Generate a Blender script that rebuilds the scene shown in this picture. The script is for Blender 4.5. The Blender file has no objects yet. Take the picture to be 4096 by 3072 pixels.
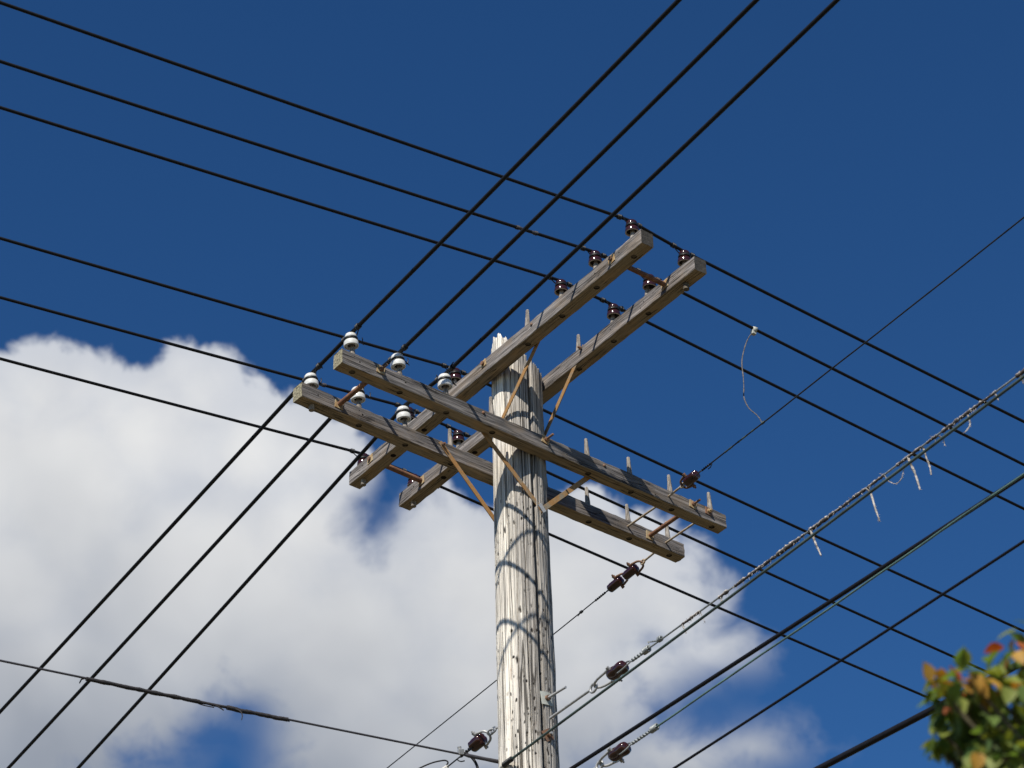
import bpy, bmesh, math, random
from mathutils import Vector, Matrix, noise as mnoise

SC = bpy.context.scene
COL = SC.collection
R = math.radians
rng = random.Random(7)
EYE = 1.6                                   # eye height of the photographer above the ground

# ------------------------------------------------------------------ camera
cd = bpy.data.cameras.new("camera")
cam = bpy.data.objects.new("camera", cd)
COL.objects.link(cam)
PITCH, ROLL = 0.6365174, -0.0311232
_rt = Vector((1, 0, 0)); _up = Vector((0, -math.sin(PITCH), math.cos(PITCH))); _fw = Vector((0, math.cos(PITCH), math.sin(PITCH)))
_r = math.cos(ROLL) * _rt + math.sin(ROLL) * _up
_u = math.cos(ROLL) * _up - math.sin(ROLL) * _rt
cam.matrix_world = Matrix(((_r.x, _u.x, -_fw.x, 0), (_r.y, _u.y, -_fw.y, 0), (_r.z, _u.z, -_fw.z, EYE), (0, 0, 0, 1)))
cd.sensor_width = 17.3
cd.lens = 11000 / 4096 * 17.3
cd.clip_end = 6000
cd.dof.use_dof = True
cd.dof.focus_distance = 17.6
cd.dof.aperture_fstop = 2.2
SC.camera = cam

# ------------------------------------------------------------------ sun, sky, exposure
SUN_TO = Vector((0.039, 0.109, -0.108)).normalized()      # direction the sunlight travels
sl = bpy.data.lights.new("sun", "SUN")
sl.energy = 5.0; sl.angle = R(0.5); sl.color = (1.0, 0.94, 0.83)
sun = bpy.data.objects.new("sun", sl); COL.objects.link(sun)
sun.rotation_euler = SUN_TO.to_track_quat('-Z', 'Y').to_euler()
sun.location = (-6, -20, 30)
SUN_EL = math.asin(-SUN_TO.z)
SUN_AZ = math.atan2(-SUN_TO.x, -SUN_TO.y)

vs = SC.view_settings
vs.view_transform = 'Standard'; vs.look = 'None'; vs.gamma = 1.0; vs.exposure = 0.4
vs.use_curve_mapping = False

W = bpy.data.worlds.new("World"); SC.world = W
W.use_nodes = True
wt = W.node_tree; wt.nodes.clear()

class NT:
    """small helper that wires math nodes in a node tree"""
    def __init__(s, t): s.t = t
    def n(s, ty, **k):
        o = s.t.nodes.new(ty)
        for a, b in k.items(): setattr(o, a, b)
        return o
    def put(s, sock, v):
        if isinstance(v, bpy.types.NodeSocket): s.t.links.new(v, sock)
        elif v is not None: sock.default_value = v
    def m(s, op, a, b=None, c=None, clamp=False):
        o = s.n("ShaderNodeMath", operation=op); o.use_clamp = clamp
        s.put(o.inputs[0], a); s.put(o.inputs[1], b); s.put(o.inputs[2], c)
        return o.outputs[0]
    def vm(s, op, a, b=None):
        o = s.n("ShaderNodeVectorMath", operation=op)
        s.put(o.inputs[0], a); s.put(o.inputs[1], b)
        return o.outputs['Value'] if op in ('DOT_PRODUCT', 'LENGTH') else o.outputs['Vector']
    def ss(s, v, lo, hi, a=0.0, b=1.0):
        o = s.n("ShaderNodeMapRange", interpolation_type='SMOOTHSTEP')
        s.put(o.inputs[0], v); s.put(o.inputs[1], lo); s.put(o.inputs[2], hi); s.put(o.inputs[3], a); s.put(o.inputs[4], b)
        return o.outputs[0]
    def noise(s, vec, scale, detail=4, rough=0.55, dist=0.0, dim='3D', w=None):
        o = s.n("ShaderNodeTexNoise", noise_dimensions=dim)
        s.put(o.inputs['Vector'], vec)
        o.inputs['Scale'].default_value = scale; o.inputs['Detail'].default_value = detail
        o.inputs['Roughness'].default_value = rough; o.inputs['Distortion'].default_value = dist
        if w is not None: o.inputs['W'].default_value = w
        return o.outputs[0]
    def mixc(s, f, a, b, blend='MIX'):
        o = s.n("ShaderNodeMix", data_type='RGBA', blend_type=blend)
        s.put(o.inputs[0], f); s.put(o.inputs[6], a); s.put(o.inputs[7], b)
        return o.outputs[2]
    def comb(s, x, y, z):
        o = s.n("ShaderNodeCombineXYZ")
        s.put(o.inputs[0], x); s.put(o.inputs[1], y); s.put(o.inputs[2], z)
        return o.outputs[0]
    def sep(s, v):
        o = s.n("ShaderNodeSeparateXYZ"); s.put(o.inputs[0], v); return o.outputs

w = NT(wt)
sky = w.n("ShaderNodeTexSky", sky_type='NISHITA')
sky.sun_disc = False; sky.sun_elevation = SUN_EL; sky.sun_rotation = SUN_AZ
sky.altitude = 300; sky.air_density = 1.0; sky.dust_density = 0.0; sky.ozone_density = 4.0
skyc = w.n("ShaderNodeHueSaturation")
skyc.inputs['Saturation'].default_value = 1.17; skyc.inputs['Value'].default_value = 1.0
skyc.inputs['Hue'].default_value = 0.497
wt.links.new(sky.outputs[0], skyc.inputs['Color'])
bg_sky = w.n("ShaderNodeBackground"); skyg = w.n('ShaderNodeGamma'); wt.links.new(skyc.outputs[0], skyg.inputs[0]); skyg.inputs[1].default_value = 1.3
bg_sky.inputs[0].default_value = (0, 0, 0, 1); wt.links.new(skyg.outputs[0], bg_sky.inputs[0]); bg_sky.inputs[1].default_value = 0.050

# the cloud bank: soft round masses in the part of the sky round azimuth 0, elevation 36 degrees,
# laid out in hundredths of a radian from that direction and broken up with fractal noise
gen = w.n("ShaderNodeTexCoord").outputs['Generated']
dF = w.vm('DOT_PRODUCT', gen, (0, 0.80415, 0.59443))
dE = w.vm('DOT_PRODUCT', gen, (1, 0, 0))
dU = w.vm('DOT_PRODUCT', gen, (0, -0.59443, 0.80415))
front = w.m('MAXIMUM', dF, 0.05)
su = w.m('MULTIPLY', w.m('DIVIDE', dE, front), 100.0)
sv = w.m('MULTIPLY', w.m('DIVIDE', dU, front), 100.0)
p0 = w.comb(su, sv, 0.0)
warp = w.n("ShaderNodeTexNoise"); wt.links.new(p0, warp.inputs['Vector'])
warp.inputs['Scale'].default_value = 0.16; warp.inputs['Detail'].default_value = 3
wv = w.vm('SCALE', w.vm('SUBTRACT', warp.outputs['Color'], (0.5, 0.5, 0.5)))
wv.node.inputs['Scale'].default_value = 1.6
pw = w.vm('ADD', p0, wv)
sx, sy, _z = w.sep(pw)
def blob(cx, cy, rx, ry):
    a = w.m('DIVIDE', w.m('SUBTRACT', sx, cx), rx); b = w.m('DIVIDE', w.m('SUBTRACT', sy, cy), ry)
    l = w.m('SQRT', w.m('ADD', w.m('MULTIPLY', a, a), w.m('MULTIPLY', b, b)))
    return w.m('MULTIPLY', w.m('SUBTRACT', 1.0, l), min(rx, ry))
MASSES = [(-17.11, 0.19, 2.53, 2.36), (-19.71, -2.26, 4.21, 4.21), (-16.37, -3.2, 4.38, 5.39), (-18.83, -6.66, 4.38, 3.7), (-15.24, 0.63, 1.52, 1.6), (-13.62, -1.61, 3.7, 3.03), (-11.4, -0.33, 2.1, 2.44), (-9.77, -2.15, 3.2, 2.78), (-8.25, -2.19, 2.27, 2.36), (-6.62, -2.67, 1.89, 1.99), (-7.84, -5.15, 2.95, 2.95), (-11.28, -7.57, 7.07, 5.05), (-16.94, -10.77, 6.73, 4.38), (-4.19, -6.78, 2.19, 2.02), (-3.11, -4.54, 1.52, 1.6), (-1.83, -6.69, 4.21, 2.69), (-0.01, -7.92, 6.73, 4.04), (2.6, -5.14, 1.6, 1.6), (4.74, -6.64, 2.27, 1.77), (5.53, -8.43, 2.44, 2.02), (6.84, -9.82, 2.1, 1.52), (-0.45, -11.28, 7.24, 3.7), (3.78, -10.57, 4.04, 1.68), (5.7, -13.83, 4.55, 1.85), (8.41, -13.41, 2.02, 1.35), (-6.46, -9.41, 4.38, 4.55), (-5.22, -12.81, 4.71, 3.03)]
HOLES = [(-11.45, -12.82, 1.26, 0.67), (-10.15, -11.73, 0.81, 0.54), (-13.15, -13.49, 0.84, 0.37), (6.94, -12.01, 1.94, 0.81), (8.13, -11.55, 1.01, 0.61), (9.56, -14.2, 0.84, 0.34), (-4.25, -3.5, 0.81, 0.84), (-5.04, -4.4, 0.47, 0.54)]
field = None
for b in MASSES:
    f = blob(*b)
    field = f if field is None else w.m('SMOOTH_MAX', field, f, 0.7)
hole = None
for b in HOLES:
    f = blob(*b)
    hole = f if hole is None else w.m('SMOOTH_MAX', hole, f, 0.7)
lowness = w.ss(sv, -3.0, -12.0)                      # towards the base the bank frays
n_edge = w.noise(p0, 0.50, 10, 0.555, 0.3)
n_mid = w.noise(p0, 0.14, 3, 0.45, 0.2)
d = w.m('ADD', field, w.m('MULTIPLY', w.m('SUBTRACT', n_edge, 0.5), 2.6))
hsoft = w.m('ADD', hole, w.m('MULTIPLY', w.m('SUBTRACT', n_edge, 0.52), 4.2))
topmask = w.ss(d, w.m('ADD', -0.05, w.m('MULTIPLY', lowness, -0.6)), w.m('ADD', 0.55, w.m('MULTIPLY', lowness, 0.9)))
holemask = w.ss(hsoft, -1.3, 1.0)
mask = w.m('MULTIPLY', topmask, w.m('SUBTRACT', 1.0, w.m('MULTIPLY', holemask, 0.93)))
# white sunny heads, grey bases
base = w.m('ADD', w.m('SUBTRACT', w.m('MULTIPLY', sv, -0.055), 0.10), w.m('MULTIPLY', su, -0.012))
base = w.m('ADD', base, w.m('MULTIPLY', w.m('SUBTRACT', n_mid, 0.5), 0.7))
grey = w.ss(base, 0.02, 1.0)
thick = w.ss(d, 0.0, 3.2)
ctop = w.mixc(thick, (0.60, 0.63, 0.69, 1), (0.78, 0.785, 0.79, 1))
ccol = w.mixc(grey, ctop, (0.30, 0.335, 0.40, 1))
puff = w.noise(p0, 0.26, 4, 0.45, 0.2)
ccol = w.mixc(1.0, ccol, w.comb(w.m('ADD', 0.90, w.m('MULTIPLY', puff, 0.2)), w.m('ADD', 0.90, w.m('MULTIPLY', puff, 0.2)), w.m('ADD', 0.91, w.m('MULTIPLY', puff, 0.18))), 'MULTIPLY')
bg_cl = w.n("ShaderNodeBackground"); wt.links.new(ccol, bg_cl.inputs[0]); bg_cl.inputs[1].default_value = 0.758
mx = w.n("ShaderNodeMixShader"); wt.links.new(w.m('MULTIPLY', mask, w.m('GREATER_THAN', dF, 0.06)), mx.inputs[0])
wt.links.new(bg_sky.outputs[0], mx.inputs[1]); wt.links.new(bg_cl.outputs[0], mx.inputs[2])
wo = w.n("ShaderNodeOutputWorld"); wt.links.new(mx.outputs[0], wo.inputs[0])
W.cycles.sampling_method = 'MANUAL'; W.cycles.sample_map_resolution = 512

# ------------------------------------------------------------------ materials
def mat(name):
    m = bpy.data.materials.new(name); m.use_nodes = True
    t = m.node_tree; t.nodes.clear()
    q = NT(t)
    bs = q.n("ShaderNodeBsdfPrincipled"); out = q.n("ShaderNodeOutputMaterial")
    t.links.new(bs.outputs[0], out.inputs[0])
    return m, q, bs

def ramp(q, f, stops):
    o = q.n("ShaderNodeValToRGB"); q.put(o.inputs[0], f)
    cr = o.color_ramp
    while len(cr.elements) > 1: cr.elements.remove(cr.elements[0])
    cr.elements[0].position = stops[0][0]; cr.elements[0].color = (*stops[0][1], 1)
    for p, c in stops[1:]:
        e = cr.elements.new(p); e.color = (*c, 1)
    return o.outputs[0]

def bump(q, bs, h, strength, dist):
    b = q.n("ShaderNodeBump"); b.inputs['Strength'].default_value = strength; b.inputs['Distance'].default_value = dist
    q.put(b.inputs['Height'], h); q.t.links.new(b.outputs[0], bs.inputs['Normal'])

def objco(q, scale=(1, 1, 1), rot=(0, 0, 0), off=(0, 0, 0)):
    c = q.n("ShaderNodeTexCoord").outputs['Object']
    mp = q.n("ShaderNodeMapping"); q.put(mp.inputs[0], c)
    mp.inputs['Location'].default_value = off; mp.inputs['Scale'].default_value = scale; mp.inputs['Rotation'].default_value = rot
    return mp.outputs[0]

def armco(q, scale=(1, 1, 1), off=(0, 0, 0)):
    """object coordinates shifted by a different amount on every arm, so no two share their grain"""
    c = q.n("ShaderNodeTexCoord").outputs['Object']
    rnd = q.n("ShaderNodeObjectInfo").outputs['Random']
    c = q.vm('ADD', c, q.comb(q.m('MULTIPLY', rnd, 31.0), q.m('MULTIPLY', rnd, 7.0), 0.0))
    mp = q.n("ShaderNodeMapping"); q.put(mp.inputs[0], c)
    mp.inputs['Location'].default_value = off; mp.inputs['Scale'].default_value = scale
    return mp.outputs[0]

def wood_arm(name, seed, tint, lo, hi):
    """silvered crossarm timber: grain runs along local x"""
    m, q, bs = mat(name)
    fine = q.noise(armco(q, (5, 230, 230), off=(seed, seed, 0)), 1.0, 5, 0.65, 0.3)
    mid = q.noise(armco(q, (3.5, 105, 105), off=(seed * 2, 4, seed)), 1.0, 4, 0.6, 0.4)
    band = q.noise(armco(q, (1.6, 48, 48), off=(seed * 2, 0, seed)), 1.0, 4, 0.6, 0.5)
    blot = q.noise(armco(q, (5, 12, 12), off=(0, seed, 0)), 1.0, 5, 0.6)
    f = q.m('ADD', q.m('MULTIPLY', fine, 0.30), q.m('ADD', q.m('MULTIPLY', mid, 0.38), q.m('MULTIPLY', band, 0.32)))
    c = ramp(q, f, [(0.40, tuple(x * lo for x in tint)), (0.49, tint), (0.61, tuple(x * hi for x in tint))])
    c = q.mixc(q.ss(blot, 0.46, 0.66), c, q.mixc(0.4, c, (tint[0] * 1.6, tint[1] * 1.3, tint[2] * 0.9, 1)))
    crack = q.noise(armco(q, (1.1, 38, 38), off=(seed * 3, 2, 1)), 1.0, 3, 0.5, 0.6)
    ck = q.m('ABSOLUTE', q.m('SUBTRACT', crack, 0.5))
    ckm = q.m('MULTIPLY', q.ss(ck, 0.022, 0.004), q.ss(q.noise(armco(q, (3, 9, 9), off=(0, 0, seed)), 1.0, 2), 0.40, 0.52))
    stain = q.noise(armco(q, (2.2, 16, 16), off=(seed, 7, seed)), 1.0, 5, 0.65, 0.6)
    c = q.mixc(q.m('MULTIPLY', q.ss(stain, 0.55, 0.70), 0.6), c, (0.045, 0.040, 0.038, 1))
    c = q.mixc(q.m('MULTIPLY', ckm, 0.85), c, (0.012, 0.010, 0.009, 1))
    # lichen specks
    li = q.noise(armco(q, (60, 60, 60), off=(3, seed, 0)), 1.0, 3, 0.5)
    c = q.mixc(q.m('MULTIPLY', q.ss(li, 0.66, 0.75), 0.35), c, (0.25, 0.25, 0.19, 1))
    q.put(bs.inputs['Base Color'], c); bs.inputs['Roughness'].default_value = 0.85
    bs.inputs['Specular IOR Level'].default_value = 0.25
    bump(q, bs, q.m('SUBTRACT', f, q.m('MULTIPLY', ckm, 0.6)), 0.9, 0.004)
    return m

def endgrain(name, a, b, seed):
    m, q, bs = mat(name)
    n = q.noise(objco(q, (60, 60, 60), off=(seed, 0, 0)), 1.0, 6, 0.7)
    rings = q.noise(objco(q, (1, 34, 120), off=(seed, 2, 0)), 1.0, 4, 0.6, 0.8)
    f = q.m('ADD', q.m('MULTIPLY', n, 0.55), q.m('MULTIPLY', rings, 0.45))
    c = ramp(q, f, [(0.38, a), (0.6, b)])
    q.put(bs.inputs['Base Color'], c); bs.inputs['Roughness'].default_value = 0.95
    bump(q, bs, f, 0.8, 0.004)
    return m

ARM_SIDE_A = wood_arm("crossarm_wood_upper", 1.3, (0.136, 0.124, 0.119), 0.22, 2.3)
ARM_SIDE_B = wood_arm("crossarm_wood_lower", 5.7, (0.112, 0.103, 0.100), 0.18, 2.4)
ARM_UNDER = wood_arm("crossarm_wood_underside", 9.1, (0.25, 0.205, 0.145), 0.58, 1.4)
END_PALE = endgrain("endgrain_mossy", (0.045, 0.038, 0.027), (0.33, 0.30, 0.20), 2.0)
END_DARK = endgrain("endgrain_black", (0.008, 0.007, 0.006), (0.045, 0.040, 0.034), 6.0)

def pole_wood():
    m, q, bs = mat("pole_wood")
    ox, oy, oz = q.sep(q.n("ShaderNodeTexCoord").outputs['Object'])
    fine = q.noise(objco(q, (150, 150, 4)), 1.0, 5, 0.65, 0.3)
    band = q.noise(objco(q, (30, 30, 0.55), off=(3, 1, 0)), 1.0, 4, 0.55, 0.4)
    blot = q.noise(objco(q, (7, 7, 1.0), off=(1, 4, 0)), 1.0, 5, 0.6)
    # greyer, rougher weathering on the right flank; sunlit highlight painted into the left cream
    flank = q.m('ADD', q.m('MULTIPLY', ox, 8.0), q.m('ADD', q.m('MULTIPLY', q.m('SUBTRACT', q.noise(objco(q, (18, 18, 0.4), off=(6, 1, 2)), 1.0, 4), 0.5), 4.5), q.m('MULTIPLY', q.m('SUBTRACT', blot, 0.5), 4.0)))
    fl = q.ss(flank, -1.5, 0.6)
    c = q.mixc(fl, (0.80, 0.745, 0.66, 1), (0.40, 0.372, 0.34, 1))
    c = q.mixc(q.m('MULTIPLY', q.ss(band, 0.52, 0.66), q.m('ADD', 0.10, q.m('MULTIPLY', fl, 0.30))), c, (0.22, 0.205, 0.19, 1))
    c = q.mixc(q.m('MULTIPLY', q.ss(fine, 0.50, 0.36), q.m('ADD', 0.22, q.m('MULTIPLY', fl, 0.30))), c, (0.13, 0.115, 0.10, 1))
    # long thin drying checks: thin dark lines that follow the grain
    def lines(fr, off, wd, lo, hi):
        n = q.noise(objco(q, (fr, fr, 0.22), off=off), 1.0, 2, 0.5, 0.15)
        l = q.m('ABSOLUTE', q.m('SUBTRACT', n, 0.5))
        return q.m('MULTIPLY', q.ss(l, wd, wd * .25), q.ss(q.noise(objco(q, (6, 6, 0.9), off=off), 1.0, 2), lo, hi))
    ckm = q.m('MAXIMUM', lines(22, (8, 2, 0), 0.016, 0.36, 0.46), q.m('MAXIMUM', q.m('MULTIPLY', lines(48, (1, 9, 0), 0.022, 0.36, 0.48), 0.8), q.m('MULTIPLY', lines(95, (4, 3, 0), 0.035, 0.40, 0.50), 0.55)))
    # insect, nail and woodpecker holes, taller than wide, gathered in patches
    def holes(sc, off, r0, r1, keep, lo, hi):
        nz = q.n("ShaderNodeTexNoise"); q.put(nz.inputs['Vector'], objco(q, tuple(x * 2.2 for x in sc))); nz.inputs['Scale'].default_value = 1.0
        vo = q.n("ShaderNodeTexVoronoi"); q.put(vo.inputs['Vector'], q.vm('ADD', objco(q, sc, off=off), q.vm('SCALE', nz.outputs['Color']))); vo.inputs['Scale'].default_value = 1.0
        vo.inputs['Vector'].links[0].from_node.inputs[1].links[0].from_node.inputs['Scale'].default_value = 0.38
        pick = q.sep(vo.outputs['Color'])
        h = q.m('MULTIPLY', q.ss(vo.outputs['Distance'], q.m('ADD', r0, q.m('MULTIPLY', pick[1], r1 - r0)), q.m('MULTIPLY', r0, 0.5)), q.m('GREATER_THAN', pick[0], keep))
        return q.m('MULTIPLY', h, q.ss(q.noise(objco(q, (4.5, 4.5, 1.2), off=off), 1.0, 2), lo, hi))
    hole = q.m('MAXIMUM', holes((19, 19, 9), (2, 7, 3), 0.15, 0.34, 0.25, 0.38, 0.47), holes((38, 38, 18), (5, 1, 3), 0.24, 0.42, 0.25, 0.40, 0.48))
    hole = q.m('MULTIPLY', hole, q.ss(oz, 11.6, 11.0))
    dark = q.m('MAXIMUM', q.m('MULTIPLY', ckm, 0.9), hole)
    rust = q.m('MULTIPLY', q.ss(q.noise(objco(q, (12, 12, 3), off=(4, 4, 1)), 1.0, 4), 0.66, 0.76), 0.55)
    c = q.mixc(rust, c, (0.30, 0.17, 0.09, 1))
    c = q.mixc(dark, c, (0.016, 0.012, 0.009, 1))
    q.put(bs.inputs['Base Color'], c); bs.inputs['Roughness'].default_value = 0.9
    bs.inputs['Specular IOR Level'].default_value = 0.2
    bump(q, bs, q.m('SUBTRACT', q.m('ADD', q.m('MULTIPLY', fine, 0.6), q.m('MULTIPLY', band, 0.4)), q.m('MULTIPLY', dark, 0.9)), 1.0, 0.009)
    return m
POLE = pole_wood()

def peg_wood():
    m, q, bs = mat("peg_wood")
    n = q.noise(objco(q, (160, 160, 14)), 1.0, 6, 0.65, 0.4)
    c = ramp(q, n, [(0.36, (0.06, 0.05, 0.042)), (0.52, (0.23, 0.205, 0.18)), (0.66, (0.38, 0.345, 0.305))])
    q.put(bs.inputs['Base Color'], c); bs.inputs['Roughness'].default_value = 0.9
    bump(q, bs, n, 0.8, 0.003)
    return m
PEG = peg_wood()
PEGEND = endgrain("peg_end", (0.03, 0.025, 0.02), (0.14, 0.115, 0.085), 4.0)

def simple(name, col, rough, metal=0.0, var=0.25, sc=40, bm=0.0, spec=None, coat=0.0):
    m, q, bs = mat(name)
    n = q.noise(objco(q), sc, 5, 0.6)
    c = ramp(q, n, [(0.3, tuple(x * (1 - var) for x in col)), (0.7, tuple(min(1, x * (1 + var)) for x in col))])
    q.put(bs.inputs['Base Color'], c); bs.inputs['Roughness'].default_value = rough; bs.inputs['Metallic'].default_value = metal
    if spec is not None: bs.inputs['Specular IOR Level'].default_value = spec
    if coat: bs.inputs['Coat Weight'].default_value = coat; bs.inputs['Coat Roughness'].default_value = 0.06
    if bm: bump(q, bs, n, bm, 0.002)
    return m

def rusty(name, a, b, thr, sc=16):
    m, q, bs = mat(name)
    n = q.noise(objco(q), sc, 6, 0.65)
    g = q.noise(objco(q, off=(4, 4, 4)), sc * 6, 4, 0.6)
    ca = q.mixc(g, (*[x * 0.7 for x in a], 1), (*[x * 1.3 for x in a], 1))
    cb = q.mixc(g, (*[x * 0.7 for x in b], 1), (*[x * 1.3 for x in b], 1))
    c = q.mixc(q.ss(n, thr - 0.08, thr + 0.08), ca, cb)
    q.put(bs.inputs['Base Color'], c); bs.inputs['Roughness'].default_value = 0.75; bs.inputs['Metallic'].default_value = 0.15
    bump(q, bs, g, 0.4, 0.001)
    return m
RUST = rusty("rusty_strap", (0.30, 0.160, 0.055), (0.22, 0.18, 0.125), 0.57, 9)
RUSTY_PIPE = rusty("rusty_pipe", (0.15, 0.070, 0.040), (0.24, 0.12, 0.065), 0.5)
RUST_PALE = rusty("rusty_plate", (0.32, 0.20, 0.085), (0.38, 0.30, 0.18), 0.5, 30)
BOLT = rusty("rusty_bolt", (0.20, 0.10, 0.055), (0.13, 0.085, 0.06), 0.5, 40)
ROD = rusty("weathered_rod", (0.30, 0.22, 0.14), (0.34, 0.31, 0.26), 0.5, 22)
GALV = simple("galvanised_steel", (0.38, 0.38, 0.38), 0.55, 0.35, 0.2, 30, 0.2)
PLATE = rusty("galvanised_plate", (0.40, 0.41, 0.37), (0.33, 0.25, 0.16), 0.68, 18)
RUBBER = simple("black_insulation", (0.0065, 0.0065, 0.0075), 0.6, 0, 0.4, 25, 0.2, 0.2)
CABLE = simple("black_cable", (0.007, 0.0065, 0.009), 0.55, 0, 0.3, 25, 0, 0.2)
TIE = simple("black_tie_wire", (0.008, 0.008, 0.009), 0.45, 0, 0.4, 60)
WIREDARK = simple("dark_line_wire", (0.014, 0.015, 0.017), 0.55, 0.1, 0.6, 14, 0, 0.3)
VERD_PALE = simple("pale_verdigris", (0.07, 0.13, 0.12), 0.6, 0.1, 0.45, 7)
VERD = simple("verdigris_wire", (0.046, 0.070, 0.063), 0.6, 0.2, 0.45, 7)
GREYWIRE = simple("grey_steel_wire", (0.24, 0.255, 0.255), 0.5, 0.4, 0.35, 40, 0.2)
DARKWIRE = simple("brownish_strand", (0.045, 0.042, 0.048), 0.6, 0.2, 0.3, 60, 0.3)
TAPE = simple("tarry_tape", (0.016, 0.013, 0.014), 0.75, 0, 0.5, 45, 0.8)
FRAY = simple("frayed_cotton", (0.34, 0.31, 0.285), 0.95, 0, 0.8, 60, 1.0)
OLDTAR = simple("tarred_cotton", (0.050, 0.040, 0.035), 0.95, 0, 0.7, 60, 1.0)
BRAID = simple("speckled_braid", (0.10, 0.09, 0.085), 0.9, 0, 0.95, 90, 0.8)
WHITE_PORC = simple("white_porcelain", (0.60, 0.60, 0.575), 0.16, 0, 0.16, 22, 0, 0.5, 0.4)
BROWN_PORC = simple("brown_porcelain", (0.030, 0.0085, 0.0065), 0.13, 0, 0.3, 20, 0, 0.45, 0.25)
RIM = simple("unglazed_rim", (0.42, 0.36, 0.28), 0.8, 0, 0.25, 60)
INNER = simple("socket_inside", (0.020, 0.015, 0.012), 0.9, 0, 0.3, 60)
PALECONN = simple("pale_connector", (0.60, 0.58, 0.53), 0.6, 0, 0.15, 40)

# ------------------------------------------------------------------ mesh helpers
class MB:
    def __init__(s): s.v = []; s.f = []; s.mi = []; s.sm = []
    def add(s, vs, fs, mi=0, smooth=True):
        o = len(s.v); s.v += [tuple(x) for x in vs]
        for f in fs:
            s.f.append(tuple(i + o for i in f)); s.mi.append(mi); s.sm.append(smooth)
    def tube(s, pts, rad, n=8, mi=0, cap=True, wob=0.0):
        pts = [Vector(p) for p in pts]
        N = len(pts)
        rads = rad if isinstance(rad, (list, tuple)) else [rad] * N
        t0 = (pts[1] - pts[0]).normalized()
        ref = Vector((0, 0, 1)) if abs(t0.z) < 0.9 else Vector((1, 0, 0))
        nx = t0.cross(ref).normalized()
        vs, fs = [], []
        for i, p in enumerate(pts):
            a = pts[max(i - 1, 0)]; b = pts[min(i + 1, N - 1)]
            t = (b - a)
            t = t.normalized() if t.length > 1e-9 else t0
            nx = (nx - t * nx.dot(t))
            nx = nx.normalized() if nx.length > 1e-6 else t.orthogonal().normalized()
            ny = t.cross(nx)
            for k in range(n):
                th = 2 * math.pi * k / n
                rr = rads[i] * (1 + (rng.uniform(-wob, wob) if wob else 0))
                vs.append(p + nx * (math.cos(th) * rr) + ny * (math.sin(th) * rr))
        for i in range(N - 1):
            for k in range(n):
                fs.append((i * n + k, i * n + (k + 1) % n, (i + 1) * n + (k + 1) % n, (i + 1) * n + k))
        s.add(vs, fs, mi, True)
        if cap:
            s.add(vs[:n], [tuple(reversed(range(n)))], mi, False)
            s.add(vs[-n:], [tuple(range(n))], mi, False)
    def lathe(s, prof, n=28, M=Matrix(), mi=0, cap0=False, cap1=False, mod=None):
        vs, fs = [], []
        for r, z in prof:
            for k in range(n):
                th = 2 * math.pi * k / n
                rr = r * (mod(th, z) if mod else 1)
                vs.append(M @ Vector((rr * math.cos(th), rr * math.sin(th), z)))
        for i in range(len(prof) - 1):
            for k in range(n):
                fs.append((i * n + k, i * n + (k + 1) % n, (i + 1) * n + (k + 1) % n, (i + 1) * n + k))
        s.add(vs, fs, mi, True)
        if cap0: s.add(vs[:n], [tuple(reversed(range(n)))], mi, False)
        if cap1: s.add(vs[-n:], [tuple(range(n))], mi, False)
    def box(s, M, sx, sy, sz, mi=0, bev=0.0):
        """bevelled block centred on M"""
        bm = bmesh.new(); bmesh.ops.create_cube(bm, size=1.0)
        bmesh.ops.scale(bm, vec=(sx, sy, sz), verts=bm.verts)
        if bev: bmesh.ops.bevel(bm, geom=list(bm.edges), offset=bev, segments=2, affect='EDGES', profile=0.6)
        bm.verts.index_update()
        s.add([M @ v.co for v in bm.verts], [tuple(v.index for v in f.verts) for f in bm.faces], mi, False)
        bm.free()
    def mesh(s, name, mats):
        me = bpy.data.meshes.new(name)
        me.from_pydata(s.v, [], s.f)
        for m in (mats if isinstance(mats, (list, tuple)) else [mats]): me.materials.append(m)
        me.polygons.foreach_set('material_index', s.mi)
        me.polygons.foreach_set('use_smooth', s.sm)
        me.update()
        return me
    def build(s, name, mats, parent=None, loc=None):
        o = bpy.data.objects.new(name, s.mesh(name, mats)); COL.objects.link(o)
        if parent: o.parent = parent
        if loc is not None: o.location = loc
        return o

def tag(o, label=None, cat=None, group=None, kind=None):
    if label: o['label'] = label
    if cat: o['category'] = cat
    if group: o['group'] = group
    if kind: o['kind'] = kind
    return o
def empty(name, loc, M=None):
    o = bpy.data.objects.new(name, None); COL.objects.link(o)
    if M is not None: o.matrix_world = M
    else: o.location = loc
    o.empty_display_size = 0.05
    return o
def frame(P, x, z):
    """matrix at P with local z along z and local x as near x as possible"""
    z = Vector(z).normalized(); x = Vector(x); x = (x - z * x.dot(z)).normalized(); y = z.cross(x)
    return Matrix(((x.x, y.x, z.x, P[0]), (x.y, y.y, z.y, P[1]), (x.z, y.z, z.z, P[2]), (0, 0, 0, 1)))

# ------------------------------------------------------------------ ground
def ground():
    m, q, bs = mat("dry_grass_ground")
    n = q.noise(objco(q), 0.4, 8, 0.6)
    c = ramp(q, n, [(0.35, (0.070, 0.060, 0.030)), (0.65, (0.125, 0.098, 0.056))])
    q.put(bs.inputs['Base Color'], c); bs.inputs['Roughness'].default_value = 1.0
    bump(q, bs, n, 0.5, 0.05)
    b = MB(); S = 2500; N = 24
    vs = [(-S + 2 * S * i / N, -S + 2 * S * j / N, 0) for j in range(N + 1) for i in range(N + 1)]
    fs = [(j * (N + 1) + i, j * (N + 1) + i + 1, (j + 1) * (N + 1) + i + 1, (j + 1) * (N + 1) + i) for j in range(N) for i in range(N)]
    b.add(vs, fs, 0, False)
    tag(b.build("ground", m), kind='structure')
ground()

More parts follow.
